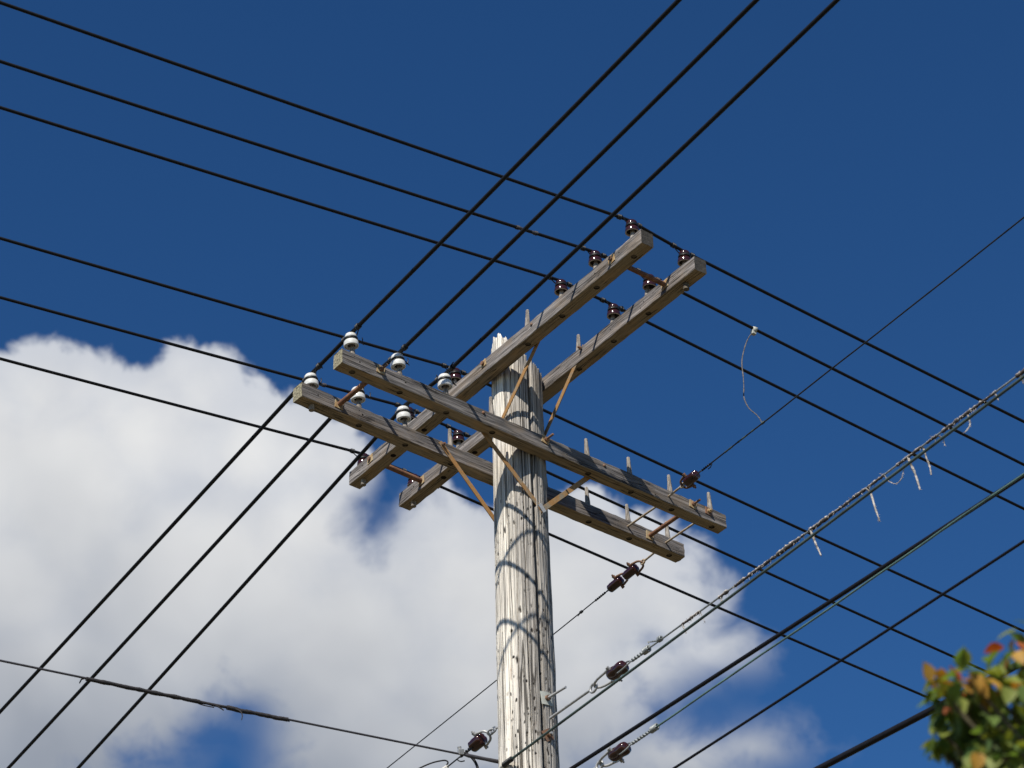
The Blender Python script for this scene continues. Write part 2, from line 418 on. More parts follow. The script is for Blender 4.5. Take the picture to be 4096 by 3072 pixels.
# ------------------------------------------------------------------ the pole
Z3 = Vector((0, 0, 1))
PC = Vector((0.030, 14.293, 0))                 # foot of the pole
pole = empty("utility_pole", PC)
tag(pole, "tall silvery weathered wooden utility pole with two crossed pairs of crossarms", "utility pole")
def prad(z):                                    # z above ground
    return 0.164 + (12.0 - z) * 0.0055
TOPZ = 12.45
CRACKS = [(-1.03, 0.125, 0.170, 1.0), (-0.72, 0.022, 0.040, .8), (-1.24, 0.020, 0.022, .8), (-1.456, 0.026, 0.050, .9), (-1.63, 0.016, 0.018, .6), (-1.81, 0.028, 0.050, .9), (-1.95, 0.014, 0.016, .6), (-2.11, 0.022, 0.040, .7),
          (-2.45, 0.014, 0.014, .5), (-2.75, 0.018, 0.016, .6), (-0.30, 0.020, 0.018, .8), (0.0, 0.02, 0.02, .7), (0.9, 0.03, 0.03, .8), (1.9, 0.02, 0.02, .8), (2.7, 0.02, 0.02, .8)]
def pole_shaft():
    n = 320; zs = []
    z = 0.0
    while z < 8.6: zs.append(z); z += 0.35
    while z < TOPZ - 0.28: zs.append(z); z += 0.016
    zt = zs[-1]
    rows = 14
    vs, fs = [], []
    def top_h(th):
        x = math.cos(th)
        # high splintered horn on the left, lower on the right
        h = 12.395 - 0.09 * (x + 1)
        h += 0.105 * math.exp(-((math.atan2(math.sin(th + 2.35), math.cos(th + 2.35))) / 0.55) ** 2)
        h += 0.05 * mnoise.noise(Vector((math.cos(th) * 7, math.sin(th) * 7, 3))) + 0.018 * mnoise.noise(Vector((math.cos(th) * 30, math.sin(th) * 30, 8)))
        return h
    def rad_at(th, z):
        r = prad(z)
        c, s_ = math.cos(th), math.sin(th)
        r *= 1 + 0.010 * mnoise.noise(Vector((c * 1.5, s_ * 1.5, z * 0.7)))
        r += 0.0035 * max(0, c + .25) * mnoise.noise(Vector((c * 5, s_ * 5, z * 5))) + 0.0030 * mnoise.noise(Vector((c * 9, s_ * 9, z * 0.5))) + 0.0014 * mnoise.noise(Vector((c * 26, s_ * 26, z * 1.1)))
        for a, wd, dp, st in CRACKS:
            ca = a + 0.045 * mnoise.noise(Vector((a * 9, 1.0, z * 0.8))) + 0.015 * mnoise.noise(Vector((a * 9, 5.0, z * 5)))
            da = math.atan2(math.sin(th - ca), math.cos(th - ca))
            k = 0.30 + 0.9 * max(0, mnoise.noise(Vector((a * 7, 3.0, z * 0.45))) + 0.35) if a != -1.03 else 0.75 + 0.35 * mnoise.noise(Vector((2, 3.0, z * 1.2)))
            wk = wd * (0.6 + 0.4 * k) * 0.5
            if abs(da) < wk * 2: r -= dp * st * k * max(0, 1 - (abs(da) / (wk * 1.6)) ** 2) * 0.7
        return r
    allz = [(z, None) for z in zs] + [(None, (j + 1) / rows) for j in range(rows)]
    for z, u in allz:
        for k in range(n):
            th = 2 * math.pi * k / n
            zz = z if u is None else zt + (top_h(th) - zt) * u
            r = rad_at(th, zz)
            vs.append((r * math.cos(th), r * math.sin(th), zz))
    m = len(allz)
    for i in range(m - 1):
        for k in range(n):
            fs.append((i * n + k, i * n + (k + 1) % n, (i + 1) * n + (k + 1) % n, (i + 1) * n + k))
    # rough dished top
    o = len(vs); prev = (m - 1) * n
    for q in (0.8, 0.5, 0.2):
        for k in range(n):
            th = 2 * math.pi * k / n
            x, y, z = vs[(m - 1) * n + k]
            zz = 12.31 - 0.08 * math.cos(th) * q + (z - 12.31) * q ** 2 + 0.02 * mnoise.noise(Vector((x * q * 40, y * q * 40, 1)))
            vs.append((x * q, y * q, zz))
        cur = len(vs) - n
        for k in range(n): fs.append((prev + k, prev + (k + 1) % n, cur + (k + 1) % n, cur + k))
        prev = cur
    fs.append(tuple(prev + k for k in range(n)))
    b = MB(); b.add(vs, fs, 0, True)
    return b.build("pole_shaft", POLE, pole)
pole_shaft()

# ------------------------------------------------------------------ crossarms (local x along the arm, y away from the viewer, z up)
ARM = {
 'A1': dict(o=(-1.1219, 15.3339, 10.5275 + EYE), d=(0.61370, -0.78954), L=3.1454, w=0.0936, h=0.1086),
 'A2': dict(o=(-0.7971, 15.6108, 10.5275 + EYE), d=(0.61370, -0.78954), L=3.1562, w=0.0936, h=0.1086),
 'B1': dict(o=(-1.0107, 13.1288, 9.9052 + EYE), d=(0.77714, 0.62933), L=3.0677, w=0.0925, h=0.1073),
 'B2': dict(o=(-1.2797, 13.4571, 9.9052 + EYE), d=(0.77714, 0.62933), L=3.0788, w=0.0925, h=0.1073)}
for a in ARM.values():
    x = Vector((*a['d'], 0)).normalized(); y = Z3.cross(x)
    a['M'] = Matrix(((x.x, y.x, 0, a['o'][0]), (x.y, y.y, 0, a['o'][1]), (0, 0, 1, a['o'][2]), (0, 0, 0, 1)))
    a['x'] = x; a['y'] = y

def arm_mesh(a, seed, holes, boltholes, sidemat, end0, end1):
    L, w_, h_ = a['L'], a['w'], a['h']
    r = 0.006
    sec = []
    for (cy, cz, a0) in ((r, r, 180), (w_ - r, r, 270), (w_ - r, h_ - r, 0), (r, h_ - r, 90)):
        for k in range(4):
            t = R(a0 + 30 * k); sec.append((cy + r * math.cos(t), cz + r * math.sin(t)))
        # intermediate points on the flats
    full = []
    for i in range(len(sec)):
        p, q_ = sec[i], sec[(i + 1) % len(sec)]
        full.append(p)
        if math.hypot(p[0] - q_[0], p[1] - q_[1]) > 0.03:
            for k in range(1, 6): full.append((p[0] + (q_[0] - p[0]) * k / 6, p[1] + (q_[1] - p[1]) * k / 6))
    n = len(full); S = 130
    vs, fs, mi = [], [], []
    for i in range(S + 1):
        x = L * i / S
        for (yy, zz) in full:
            P = Vector((x, yy, zz))
            q_ = mnoise.noise_vector(Vector((x * 6 + seed, yy * 30, zz * 30))) * 0.0012 + mnoise.noise_vector(Vector((x * 2 + seed, 3, 1))) * 0.0022
            edge = min(yy, w_ - yy) < 0.008 and min(zz, h_ - zz) < 0.008
            if edge: q_ += mnoise.noise_vector(Vector((x * 14 + seed, yy * 10, zz * 10))) * 0.0028
            if zz > h_ - 0.004: q_.z -= abs(mnoise.noise(Vector((x * 10, yy * 40, seed)))) * 0.006
            if i in (0, S): q_.x += mnoise.noise(Vector((yy * 30, zz * 30, seed + i))) * 0.006
            vs.append(P + q_)
    for i in range(S):
        for k in range(n):
            fs.append((i * n + k, (i + 1) * n + k, (i + 1) * n + (k + 1) % n, i * n + (k + 1) % n))
            z0, z1 = full[k][1], full[(k + 1) % n][1]
            mi.append(1 if max(z0, z1) < 0.003 else 0)
    b = MB(); b.v = [tuple(v) for v in vs]; b.f = fs; b.mi = mi; b.sm = [False] * len(fs)
    b.f.append(tuple(range(n))); b.mi.append(2); b.sm.append(False)
    b.f.append(tuple(reversed(range(S * n, S * n + n)))); b.mi.append(3); b.sm.append(False)
    me = b.mesh("crossarm", [sidemat, ARM_UNDER, end0, end1, INNER])
    bm = bmesh.new(); bm.from_mesh(me); bmesh.ops.recalc_face_normals(bm, faces=bm.faces); bm.to_mesh(me); bm.free()
    # bored pin holes from below and bolt holes in the near face
    c = MB()
    for (t, dep) in holes:
        c.lathe([(0.0195, -0.03), (0.0195, dep)], 20, Matrix.Translation((t, w_ * 0.5, 0)), 4, True, True)
    for (t, fz, rr) in boltholes:
        c.lathe([(rr, -0.02), (rr * 0.8, 0.03)], 10, Matrix.Translation((t, 0, h_ * fz)) @ Matrix.Rotation(R(-90), 4, 'X'), 4, True, True)
    cme = c.mesh("cut", [sidemat, ARM_UNDER, end0, end1, INNER])
    bm = bmesh.new(); bm.from_mesh(cme); bmesh.ops.remove_doubles(bm, verts=bm.verts, dist=1e-6); bmesh.ops.recalc_face_normals(bm, faces=bm.faces); bm.to_mesh(cme); bm.free()
    oa = bpy.data.objects.new("tmp_arm", me); oc = bpy.data.objects.new("tmp_cut", cme)
    COL.objects.link(oa); COL.objects.link(oc)
    md = oa.modifiers.new("b", 'BOOLEAN'); md.operation = 'DIFFERENCE'; md.object = oc; md.solver = 'EXACT'
    bpy.context.view_layer.update()
    res = bpy.data.meshes.new_from_object(oa.evaluated_get(bpy.context.evaluated_depsgraph_get()))
    bpy.data.objects.remove(oa); bpy.data.objects.remove(oc)
    for pl in res.polygons:
        if abs(pl.normal.x) > 0.7 and pl.center.x < 0.01: pl.material_index = 2
        elif abs(pl.normal.x) > 0.7 and pl.center.x > L - 0.01: pl.material_index = 3
    return res

def crossarm(k, seed, holes, bolts, sm, e0, e1, label):
    a = ARM[k]
    o = bpy.data.objects.new("crossarm", arm_mesh(a, seed, holes, bolts, sm, e0, e1)); COL.objects.link(o)
    o.parent = pole
    o.matrix_basis = Matrix.Translation(-PC) @ a['M']
    o['label'] = label
    a['ob'] = o
    return o
A_T = [0.104, 0.455, 0.630, 0.812, 1.162, 1.945, 2.300, 2.648, 3.013]
B_T = [0.106, 0.458, 0.812, 1.168, 1.937, 2.290, 2.634, 2.980]
crossarm('A1', 1, [(t, 0.012) for t in A_T if t not in (0.104, 0.630)], [(2.93, .62, .006), (2.69, .55, .007), (2.47, .6, .004), (0.16, .62, .006), (0.9, .7, .004)], ARM_SIDE_A, END_PALE, END_DARK,
         "front arm of the upper crossarm pair, nearer the viewer")
crossarm('A2', 2, [(t, 0.012) for t in A_T if t not in (0.104, 3.013)], [(2.95, .72, .004), (2.90, .55, .006), (2.66, .6, .005), (2.63, .3, .005), (2.33, .5, .004), (0.14, .6, .005), (0.17, .62, .006), (0.75, .7, .004)], ARM_SIDE_A, END_PALE, END_DARK,
         "back arm of the upper crossarm pair, behind the pole")
crossarm('B1', 3, [(t, 0.011) for t in B_T], [(0.13, .55, .006), (0.09, .8, .004), (0.44, .6, .004), (0.47, .5, .007), (0.7, .8, .004), (2.46, .2, .005)], ARM_SIDE_B, END_PALE, END_DARK,
         "front arm of the lower crossarm pair, crossing in front of the pole")
crossarm('B2', 4, [(t, 0.011) for t in B_T[1:]], [(0.12, .55, .006), (0.455, .5, .007), (0.43, .7, .004), (0.8, .7, .004), (2.35, .6, .004)], ARM_SIDE_B, END_PALE, END_DARK,
         "back arm of the lower crossarm pair, behind the pole")

def peg(k, t, below=-0.004, top=0.157, lean=(0, 0), bare=True, stub=None):
    a = ARM[k]; b = MB(); h_ = a['h']
    prof = [(0.0165, below), (0.0185, below + 0.002), (0.0185, h_), (0.0190, h_ + 0.001), (0.0180, h_ + 0.03)]
    N = 14
    for i in range(N + 1):
        u = i / N; z = h_ + 0.04 + (top - 0.04) * u
        r = 0.0175 - 0.0075 * u
        if u > 0.55 and bare: r += 0.0010 * (1 if i % 2 else -0.6)
        prof.append((r, z))
    prof.append((0.006, h_ + top + 0.003))
    b.lathe(prof, 14, Matrix(), 0, False, True)
    b.lathe([(0.0168, below), (0.010, below + .001), (0.001, below + .0005)], 14, Matrix(), 1 if below > 0 else 0)
    if stub: b.lathe([(0.0192, below - .001), (0.0192, .004)], 14, Matrix(), 1, True, False)
    mod = b.v
    sx, sy = lean
    b.v = [(t + x + sx * max(0, z - h_), a['w'] * 0.5 + y + sy * max(0, z - h_), z) for x, y, z in mod]
    b.v = [(x + 0.0012 * mnoise.noise(Vector((x * 90, y * 90, z * 25 + t * 9))), y + 0.0012 * mnoise.noise(Vector((x * 90, y * 90, z * 25 + 40))), z) for x, y, z in b.v]
    return b.build("wooden_pin", [PEG, PEGEND], a['ob'])
LEAN_A, LEAN_B = (0.07, -0.02), (-0.05, -0.02)
A1_INS = [0.104, 0.630, 1.162, 2.300, 2.648, 3.013]
A2_INS = [0.104, 0.630, 1.162, 2.310, 2.670, 3.013]
for t in A_T:
    if t in (0.812, 0.455): continue
    below = -0.042 if t == 0.104 else 0.007
    low = {0.104: 0.062, 3.013: 0.03}.get(t, 0)
    peg('A1', t, below, 0.130 - (low if t == .104 else 0) if t != 1.945 else 0.157, LEAN_A, t == 1.945)
    if t == 3.013: below = -0.045
    peg('A2', t, below, 0.130 - low if t != 1.945 else 0.157, LEAN_A, t == 1.945, t == 3.013)
for t in B_T:
    peg('B1', t, 0.007 if t > 0.3 else 0.003, 0.157 if t > 1 else 0.13, LEAN_B, t > 1)
    peg('B2', t, -0.036 if t == 0.106 else 0.007, 0.157 if t > 1 else (0.085 if t == 0.106 else 0.13), LEAN_B, t > 1)

def plate(k, t, fz, tip, mats=(RUST_PALE, BOLT), size=0.058, rot=0.0, side=-1, pname="square_washer"):
    """square washer with nut and bolt end on one face of an arm; the washer is a sub-part of the arm"""
    a = ARM[k]; b = MB()
    y = -0.003 if side < 0 else a['w'] + 0.003
    M = Matrix.Translation((t, y, a['h'] * fz)) @ Matrix.Rotation(rot, 4, 'Y')
    b.box(M, size, 0.005, size, 0, 0.001)
    M2 = Matrix.Translation((t, y, a['h'] * fz)) @ Matrix.Rotation(R(90 if side < 0 else -90), 4, 'X')
    b.lathe([(0.016, 0.002), (0.016, 0.016)], 6, M2 @ Matrix.Rotation(0.3, 4, 'Z'), 1, False, True)
    if tip > 0.016: b.lathe([(0.0078, 0.010), (0.0078, tip), (0.006, tip + 0.003)], 10, M2, 1, False, True)
    return b.build(pname, list(mats), a['ob'])
plate('B1', 0.282, 0.62, 0.065, rot=0.1)
plate('B2', 0.275, 0.50, 0.0, rot=0.05, size=0.062)
plate('B1', 2.781, 0.66, 0.070, rot=0.15)
plate('B2', 2.774, 0.48, 0.0, rot=0.05, size=0.062)
plate('B1', 2.917, 0.66, 0.024, (BOLT, RUST_PALE), 0.056, 0.1)
plate('B1', 1.556, 0.72, 0.075, rot=0.2)
plate('A1', 1.540, 0.70, 0.006, rot=-0.15, size=0.052)
plate('A1', 2.860, 0.56, 0.006, rot=-0.12, size=0.060)
plate('A1', 0.254, 0.62, 0.006, rot=-0.12, size=0.060)
plate('A2', 2.871, 0.58, 0.0, rot=-0.1, size=0.062)
plate('A2', 0.266, 0.56, 0.0, rot=-0.1, size=0.062)
plate('A2', 1.540, 0.60, 0.045, side=1)
plate('A2', 0.266, 0.56, 0.045, side=1)
plate('A2', 2.871, 0.58, 0.045, side=1)
plate('B2', 2.600, 0.50, 0.04, side=1)

def boss(k, t, fz):
    a = ARM[k]; b = MB()
    M2 = Matrix.Translation((t, 0, a['h'] * fz)) @ Matrix.Rotation(R(90), 4, 'X')
    b.lathe([(0.011, -0.004), (0.011, 0.004), (0.008, 0.008), (0.003, 0.009)], 12, M2, 0, False, True)
    return b.build("bolt_head", BOLT, a['ob'])
for k, t, fz in (('A1', 2.049, .66), ('A1', 1.03, .66), ('B1', 1.065, .74), ('B1', 2.035, .7)): boss(k, t, fz)

def arm_pt(k, t, fy, fz):
    a = ARM[k]; return a['M'] @ Vector((t, a['w'] * fy, a['h'] * fz))
def polechild(b, name, mats):
    """mesh given in world coordinates, as a part of the pole"""
    b.v = [tuple(Vector(v) - PC) for v in b.v]
    return b.build(name, mats, pole)
def rodp(name, P, Q, r, mats, n=12):
    b = MB(); b.tube([P, Q], r, n); return polechild(b, name, mats)
# pipes that space the paired arms, and the long eye bolts
rodp("spacer_pipe", arm_pt('B1', 0.278, 1.0, .55), arm_pt('B2', 0.275, 0, .50), 0.0165, RUSTY_PIPE)
rodp("spacer_pipe", arm_pt('B1', 2.778, 1.0, .55), arm_pt('B2', 2.774, 0, .48), 0.0150, RUSTY_PIPE)
rodp("spacer_pipe", arm_pt('A1', 2.860, 1.0, .55), arm_pt('A2', 2.871, 0, .58), 0.0165, RUSTY_PIPE)
rodp("spacer_pipe", arm_pt('A1', 0.254, 1.0, .60), arm_pt('A2', 0.266, 0, .56), 0.0185, RUSTY_PIPE)

def brace(k, t, fz, apex_z, fy, sgn, pole_off, label=None):
    """flat strap from an arm face down to the pole"""
    a = ARM[k]; x, y = a['x'], a['y']
    P = arm_pt(k, t, fy, fz) + y * (0.005 * sgn)
    c = (PC - Vector((a['o'][0], a['o'][1], 0))).dot(x)
    d_y = (P - PC).dot(y)
    lim = prad(apex_z) + 0.007
    d_y = -lim if sgn > 0 else lim
    Q = PC + x * (pole_off + (0.010 if t > c else -0.010)) + y * d_y; Q.z = apex_z
    dr = (Q - P); Ln = dr.length; dr.normalize()
    M = frame(P + dr * (Ln / 2), dr, y)
    b = MB()
    b.box(M, Ln + 0.05, 0.034, 0.006, 0, 0.0012)
    o = polechild(b, "brace", RUST)
    # bolts at both ends
    for E in (P, Q):
        bb = MB()
        fr = frame(E + y * 0.004 * sgn, x, y * sgn)
        bb.lathe([(0.013, 0.0), (0.013, 0.010)], 6, fr, 0, False, True)
        bb.lathe([(0.007, 0.008), (0.007, 0.024)], 8, fr, 0, False, True)
        bb.v = [tuple(Vector(v) - PC) for v in bb.v]
        bb.build("bolt", BOLT, o)
    return o
ZB, ZA = 9.515 + EYE, 10.125 + EYE
brace('B1', 1.055, .70, ZB, 1.0, 1, 0.035); brace('B1', 2.035, .70, ZB + 0.004, 1.0, 1, 0.035)
brace('B2', 1.065, .70, ZB, 0.0, -1, 0); brace('B2', 2.035, .70, ZB + 0.004, 0.0, -1, 0)
brace('A1', 1.035, .72, ZA, 1.0, 1, 0); brace('A1', 2.049, .72, ZA + 0.004, 1.0, 1, 0)
brace('A2', 1.040, .78, ZA, 0.0, -1, 0); brace('A2', 2.036, .80, ZA + 0.004, 0.0, -1, 0)

# ------------------------------------------------------------------ pin insulators
def ins_profile(s, white):
    if white:
        pr = [(.0465, .004), (.0470, .014), (.0460, .034), (.0440, .043), (.0410, .048), (.0380, .053), (.0360, .060), (.0365, .070), (.0400, .077), (.0405, .086), (.0385, .099), (.032, .111), (.022, .119), (.010, .1225), (0.001, .1235)]
    else:
        pr = [(.0440, .003), (.0442, .010), (.0430, .032), (.0405, .041), (.0360, .046), (.0325, .053), (.0315, .061), (.0325, .070), (.0355, .077), (.0360, .088), (.0340, .101), (.027, .113), (.017, .120), (.008, .1235), (0.001, .1245)]
    return pr
def insulator(white, P, M3, wires, label, group):
    """P: top of the arm under the pin, M3 leaned frame; wires = list of (dir) for the tie"""
    o = empty("pin_insulator", None, M3)
    tag(o, label, "insulator", group)
    b = MB(); pr = ins_profile(1, white)
    pr = [(r_, z_ * 0.76) for r_, z_ in pr]
    b.lathe(pr, 32)
    b.build("porcelain_cap", WHITE_PORC if white else BROWN_PORC, o)
    r0 = pr[0][0]
    r = MB()
    r.lathe([(r0, .0035), (r0 - 0.002, .000), (r0 - 0.006, .000), (r0 - 0.008, .004), (r0 - 0.010, .014)], 32)
    if white: r.lathe([(r0 - .009, .010), (r0 - .012, .003), (r0 - .020, .003), (r0 - .022, .012)], 32)
    r.build("skirt_rim", WHITE_PORC if white else RIM, o)
    r = MB()
    r.lathe([(r0 - (0.022 if white else 0.010), .011), (r0 - (.024 if white else .014), .020), (.020, .034), (.017, .050)], 24)
    r.build("socket", INNER, o)
    return o

def helix(c, ax, r, pitch, turns, ph=0.0, n=12, grow=0.0):
    ax = Vector(ax).normalized(); u = ax.orthogonal().normalized(); v = ax.cross(u)
    out = []
    for i in range(int(turns * n) + 1):
        th = ph + 2 * math.pi * i / n
        out.append(Vector(c) + ax * (pitch * i / n) + u * (math.cos(th) * (r + grow * i)) + v * (math.sin(th) * (r + grow * i)))
    return out

def line_fn(P0, heading, span=40.0, sag=0.5):
    P0 = Vector(P0); c, s_ = math.cos(heading), math.sin(heading)
    def f(s): return Vector((P0.x + c * s, P0.y + s_ * s, P0.z - 4 * sag * s / span + 4 * sag * s * s / span ** 2))
    return f
def line_pts(f, s0, s1, n=70):
    return [f(s0 + (s1 - s0) * (i / n) ** 1.6) for i in range(n + 1)]

def tie(o, inv, neckC, up, wf, s0, white, wr):
    """tie wire: turns round the neck and coils on the conductor either side. wf(s) runs along the conductor, s=0 beside the neck"""
    b = MB(); tr = 0.0038
    nr = (0.0372 if white else 0.0325) + tr
    pts = helix(neckC - up * 0.005, up, nr, 0.0048, 2.3, 0.4, 20)
    for side in (-1, 1):
        c0 = wf(side * 0.075)
        ax = (wf(side * 0.10) - wf(side * 0.06)).normalized()
        hp = helix(c0 - ax * 0.012, ax, wr + tr * 0.8, 0.0068, 4, rng.uniform(0, 6), 12)
        b.tube(hp, tr, 6)
        # swept strand from the neck to the coil
        e = pts[0] if side < 0 else pts[-1]
        mid = (e + hp[0]) / 2 - up * 0.014 + Vector((rng.uniform(-.008, .008), rng.uniform(-.008, .008), 0))
        cur = []
        for i in range(9):
            u = i / 8
            cur.append(e * (1 - u) ** 2 + mid * 2 * u * (1 - u) + hp[0] * u * u)
        b.tube(cur, tr, 6)
        if side > 0 or white:
            q0 = hp[-1]
            d0 = Vector((rng.uniform(-1, 1), rng.uniform(-1, 1), rng.uniform(-.6, 1.0))).normalized()
            b.tube([q0, q0 + d0 * 0.014, q0 + d0 * 0.028 + Vector((0, 0, -.006))], tr * 0.9, 6)
    b.tube(pts, tr, 6)
    if white:
        sd = (wf(.05) - wf(-.05)).normalized(); ou = sd.cross(up)
        if ou.dot(Vector((1, 0, 0))) < 0: ou = -ou
        e = neckC + ou * nr
        k1 = rng.uniform(.7, 1.3)
        lp = [e, e + ou * .022 * k1 + up * .010, e + ou * .042 * k1 + up * .004 + sd * .010, e + ou * .050 * k1 - up * .014, e + ou * .030 * k1 - up * .016 - sd * .012, e + ou * .010 - up * .006]
        cur = []
        for i in range(5):
            for q_ in range(4): cur.append(lp[i].lerp(lp[i + 1], q_ / 4))
        b.tube(cur + [lp[-1]], tr * .9, 6)
        t0 = e + ou * .040 * k1
        b.tube([t0, t0 + up * .022 + ou * .006, t0 + up * .034 + ou * .003], tr * .9, 6)
    b.v = [tuple(inv @ Vector(v)) for v in b.v]
    b.build("tie_wire", TIE, o)

INS = {}
# pins driven further down than the rest; their lower ends show under the arm
DROP = {('A1', 0.104): 0.068, ('A2', 0.104): 0.060, ('A2', 3.013): 0.030, ('B2', 0.106): 0.045}
def place(k, t, white, lean, label, group):
    a = ARM[k]
    up = (a['x'] * (lean[0] + rng.uniform(-.035, .035)) + a['y'] * (lean[1] + rng.uniform(-.03, .03)) + Z3).normalized()
    B = arm_pt(k, t, .5, 1.0)
    base = B + up * ((0.079 if white else 0.077) - DROP.get((k, t), 0))
    M = frame(base, a['x'], up)
    o = insulator(white, B, M, None, label, group)
    neck = base + up * (0.050 if white else 0.0485)
    INS[(k, t)] = (o, M, neck, up, white)
GB = "brown pin insulators on the upper crossarms"
GW = "white pin insulators on the lower crossarms"
ordn = ["at the far left end", "second from the left end", "just left of the pole", "nearest right of the pole", "second from the right end", "at the far right end"]
for i, t in enumerate(A1_INS):
    place('A1', t, False, LEAN_A, "brown glazed insulator on the front upper crossarm, " + ordn[i], GB)
for i, t in enumerate(A2_INS):
    lab = "brown glazed insulator on the back upper crossarm, " + ordn[i]
    if i == 2: lab = "brown glazed insulator on the back upper crossarm, hidden behind the pole"
    place('A2', t, False, LEAN_A, lab, GB)
wn = ["at the mossy left tip", "middle one of its three", "closest to the pole"]
for i, t in enumerate(B_T[:3]):
    place('B1', t, True, (-0.12, -0.03), "white porcelain insulator on the front lower crossarm, " + wn[i], GW)
    place('B2', t, True, (-0.12, -0.03), "white porcelain insulator on the back lower crossarm, " + wn[i], GW)

# ------------------------------------------------------------------ the line wires that pass over the insulators
def conductor(name, segs, r, m, label, group, cat="wire"):
    b = MB()
    b.tube(segs, r, 10)
    o = b.build(name, m)
    tag(o, label, cat, group)
    return o
GW6 = "six black conductors running left to right across the upper crossarms"
GV3 = "three black conductors running over the white insulators"
W_HEAD = [(-2.59659, 0.65286), (-2.60019, 0.66318), (-2.59104, 0.65531), (-2.59293, 0.65996), (-2.58828, 0.65758), (-2.5692, 0.64533)]
V_HEAD = [(-0.99976, 2.17195), (-1.00189, 2.15866), (-1.00213, 2.13673)]
wl = ["lowest of the six black conductors, passing over the far left brown insulators",
      "second lowest of the six black conductors, passing behind the white insulators",
      "third lowest of the six black conductors, meeting the brown insulators just left of the pole",
      "third highest of the six black conductors, over the brown insulators right of the pole",
      "second highest of the six black conductors, with a jumper clamped to it",
      "highest of the six black conductors, over the brown insulators at the right tips"]
W2_RIGHT = None
for i in range(6):
    o1, M1, n1, u1, _ = INS[('A1', A1_INS[i])]; o2, M2, n2, u2, _ = INS[('A2', A2_INS[i])]
    x = ARM['A1']['x']
    P1 = arm_pt('A1', A1_INS[i], .5, 1) + u1 * (0.180 - DROP.get(('A1', A1_INS[i]), 0)) - x * 0.014
    P2 = arm_pt('A2', A2_INS[i], .5, 1) + u2 * (0.180 - DROP.get(('A2', A2_INS[i]), 0)) - x * 0.014
    fl = line_fn(P1, W_HEAD[i][0]); fr = line_fn(P2, W_HEAD[i][1])
    if i == 4: W2_RIGHT = fr
    pts = list(reversed(line_pts(fl, 0.05, 40))) + [P1 * .97 + P2 * .03, P1 * .5 + P2 * .5 + Vector((0, 0, -.002)), P1 * .03 + P2 * .97] + line_pts(fr, 0.05, 40)
    o = conductor("line_wire", pts, 0.0104, RUBBER, wl[i], GW6)
    # splices and bare spots on some of the conductors
    if i in (1, 4):
        s0 = {1: 0.62, 4: 0.42}[i]
        b = MB(); b.tube([fl(s0), fl(s0 + .06), fl(s0 + .13)], [.0125, .0085, .0125], 10)
        b.tube(helix(fl(s0 - .01), fl(s0 + .2) - fl(s0), .0125, .006, 4), .002, 5)
        b.tube(helix(fl(s0 + .12), fl(s0 + .2) - fl(s0), .0125, .006, 4), .002, 5)
        b.build("splice", DARKWIRE, o)
    dm = (P2 - P1).normalized()
    def wf1(s, fl=fl, P1=P1, dm=dm): return fl(-s) if s < 0 else P1 + dm * s
    def wf2(s, fr=fr, P2=P2, dm=dm): return fr(s) if s > 0 else P2 + dm * s
    tie(o1, M1.inverted(), n1, u1, wf1, 0, False, 0.0104)
    tie(o2, M2.inverted(), n2, u2, wf2, 0, False, 0.0104)
vl = ["black conductor over the leftmost white insulators, lowest where it leaves at the left",
      "middle of the three black conductors over the white insulators",
      "black conductor over the white insulators nearest the pole"]
for i in range(3):
    t = B_T[i]
    o1, M1, n1, u1, _ = INS[('B1', t)]; o2, M2, n2, u2, _ = INS[('B2', t)]
    x = ARM['B1']['x']
    P1 = arm_pt('B1', t, .5, 1) + u1 * 0.184 + x * 0.014
    P2 = arm_pt('B2', t, .5, 1) + u2 * (0.184 - DROP.get(('B2', t), 0)) + x * 0.014
    fu = line_fn(P1, V_HEAD[i][0]); fd = line_fn(P2, V_HEAD[i][1])
    pts = list(reversed(line_pts(fu, 0.05, 22))) + [P1 * .97 + P2 * .03, P1 * .5 + P2 * .5 + Vector((0, 0, -.002)), P1 * .03 + P2 * .97] + line_pts(fd, 0.05, 40)
    conductor("line_wire", pts, 0.0128, RUBBER, vl[i], GV3)
    dm = (P2 - P1).normalized()
    def wf1(s, fu=fu, P1=P1, dm=dm): return fu(-s) if s < 0 else P1 + dm * s
    def wf2(s, fd=fd, P2=P2, dm=dm): return fd(s) if s > 0 else P2 + dm * s
    tie(o1, M1.inverted(), n1, u1, wf1, 0, True, 0.0128)
    tie(o2, M2.inverted(), n2, u2, wf2, 0, True, 0.0128)

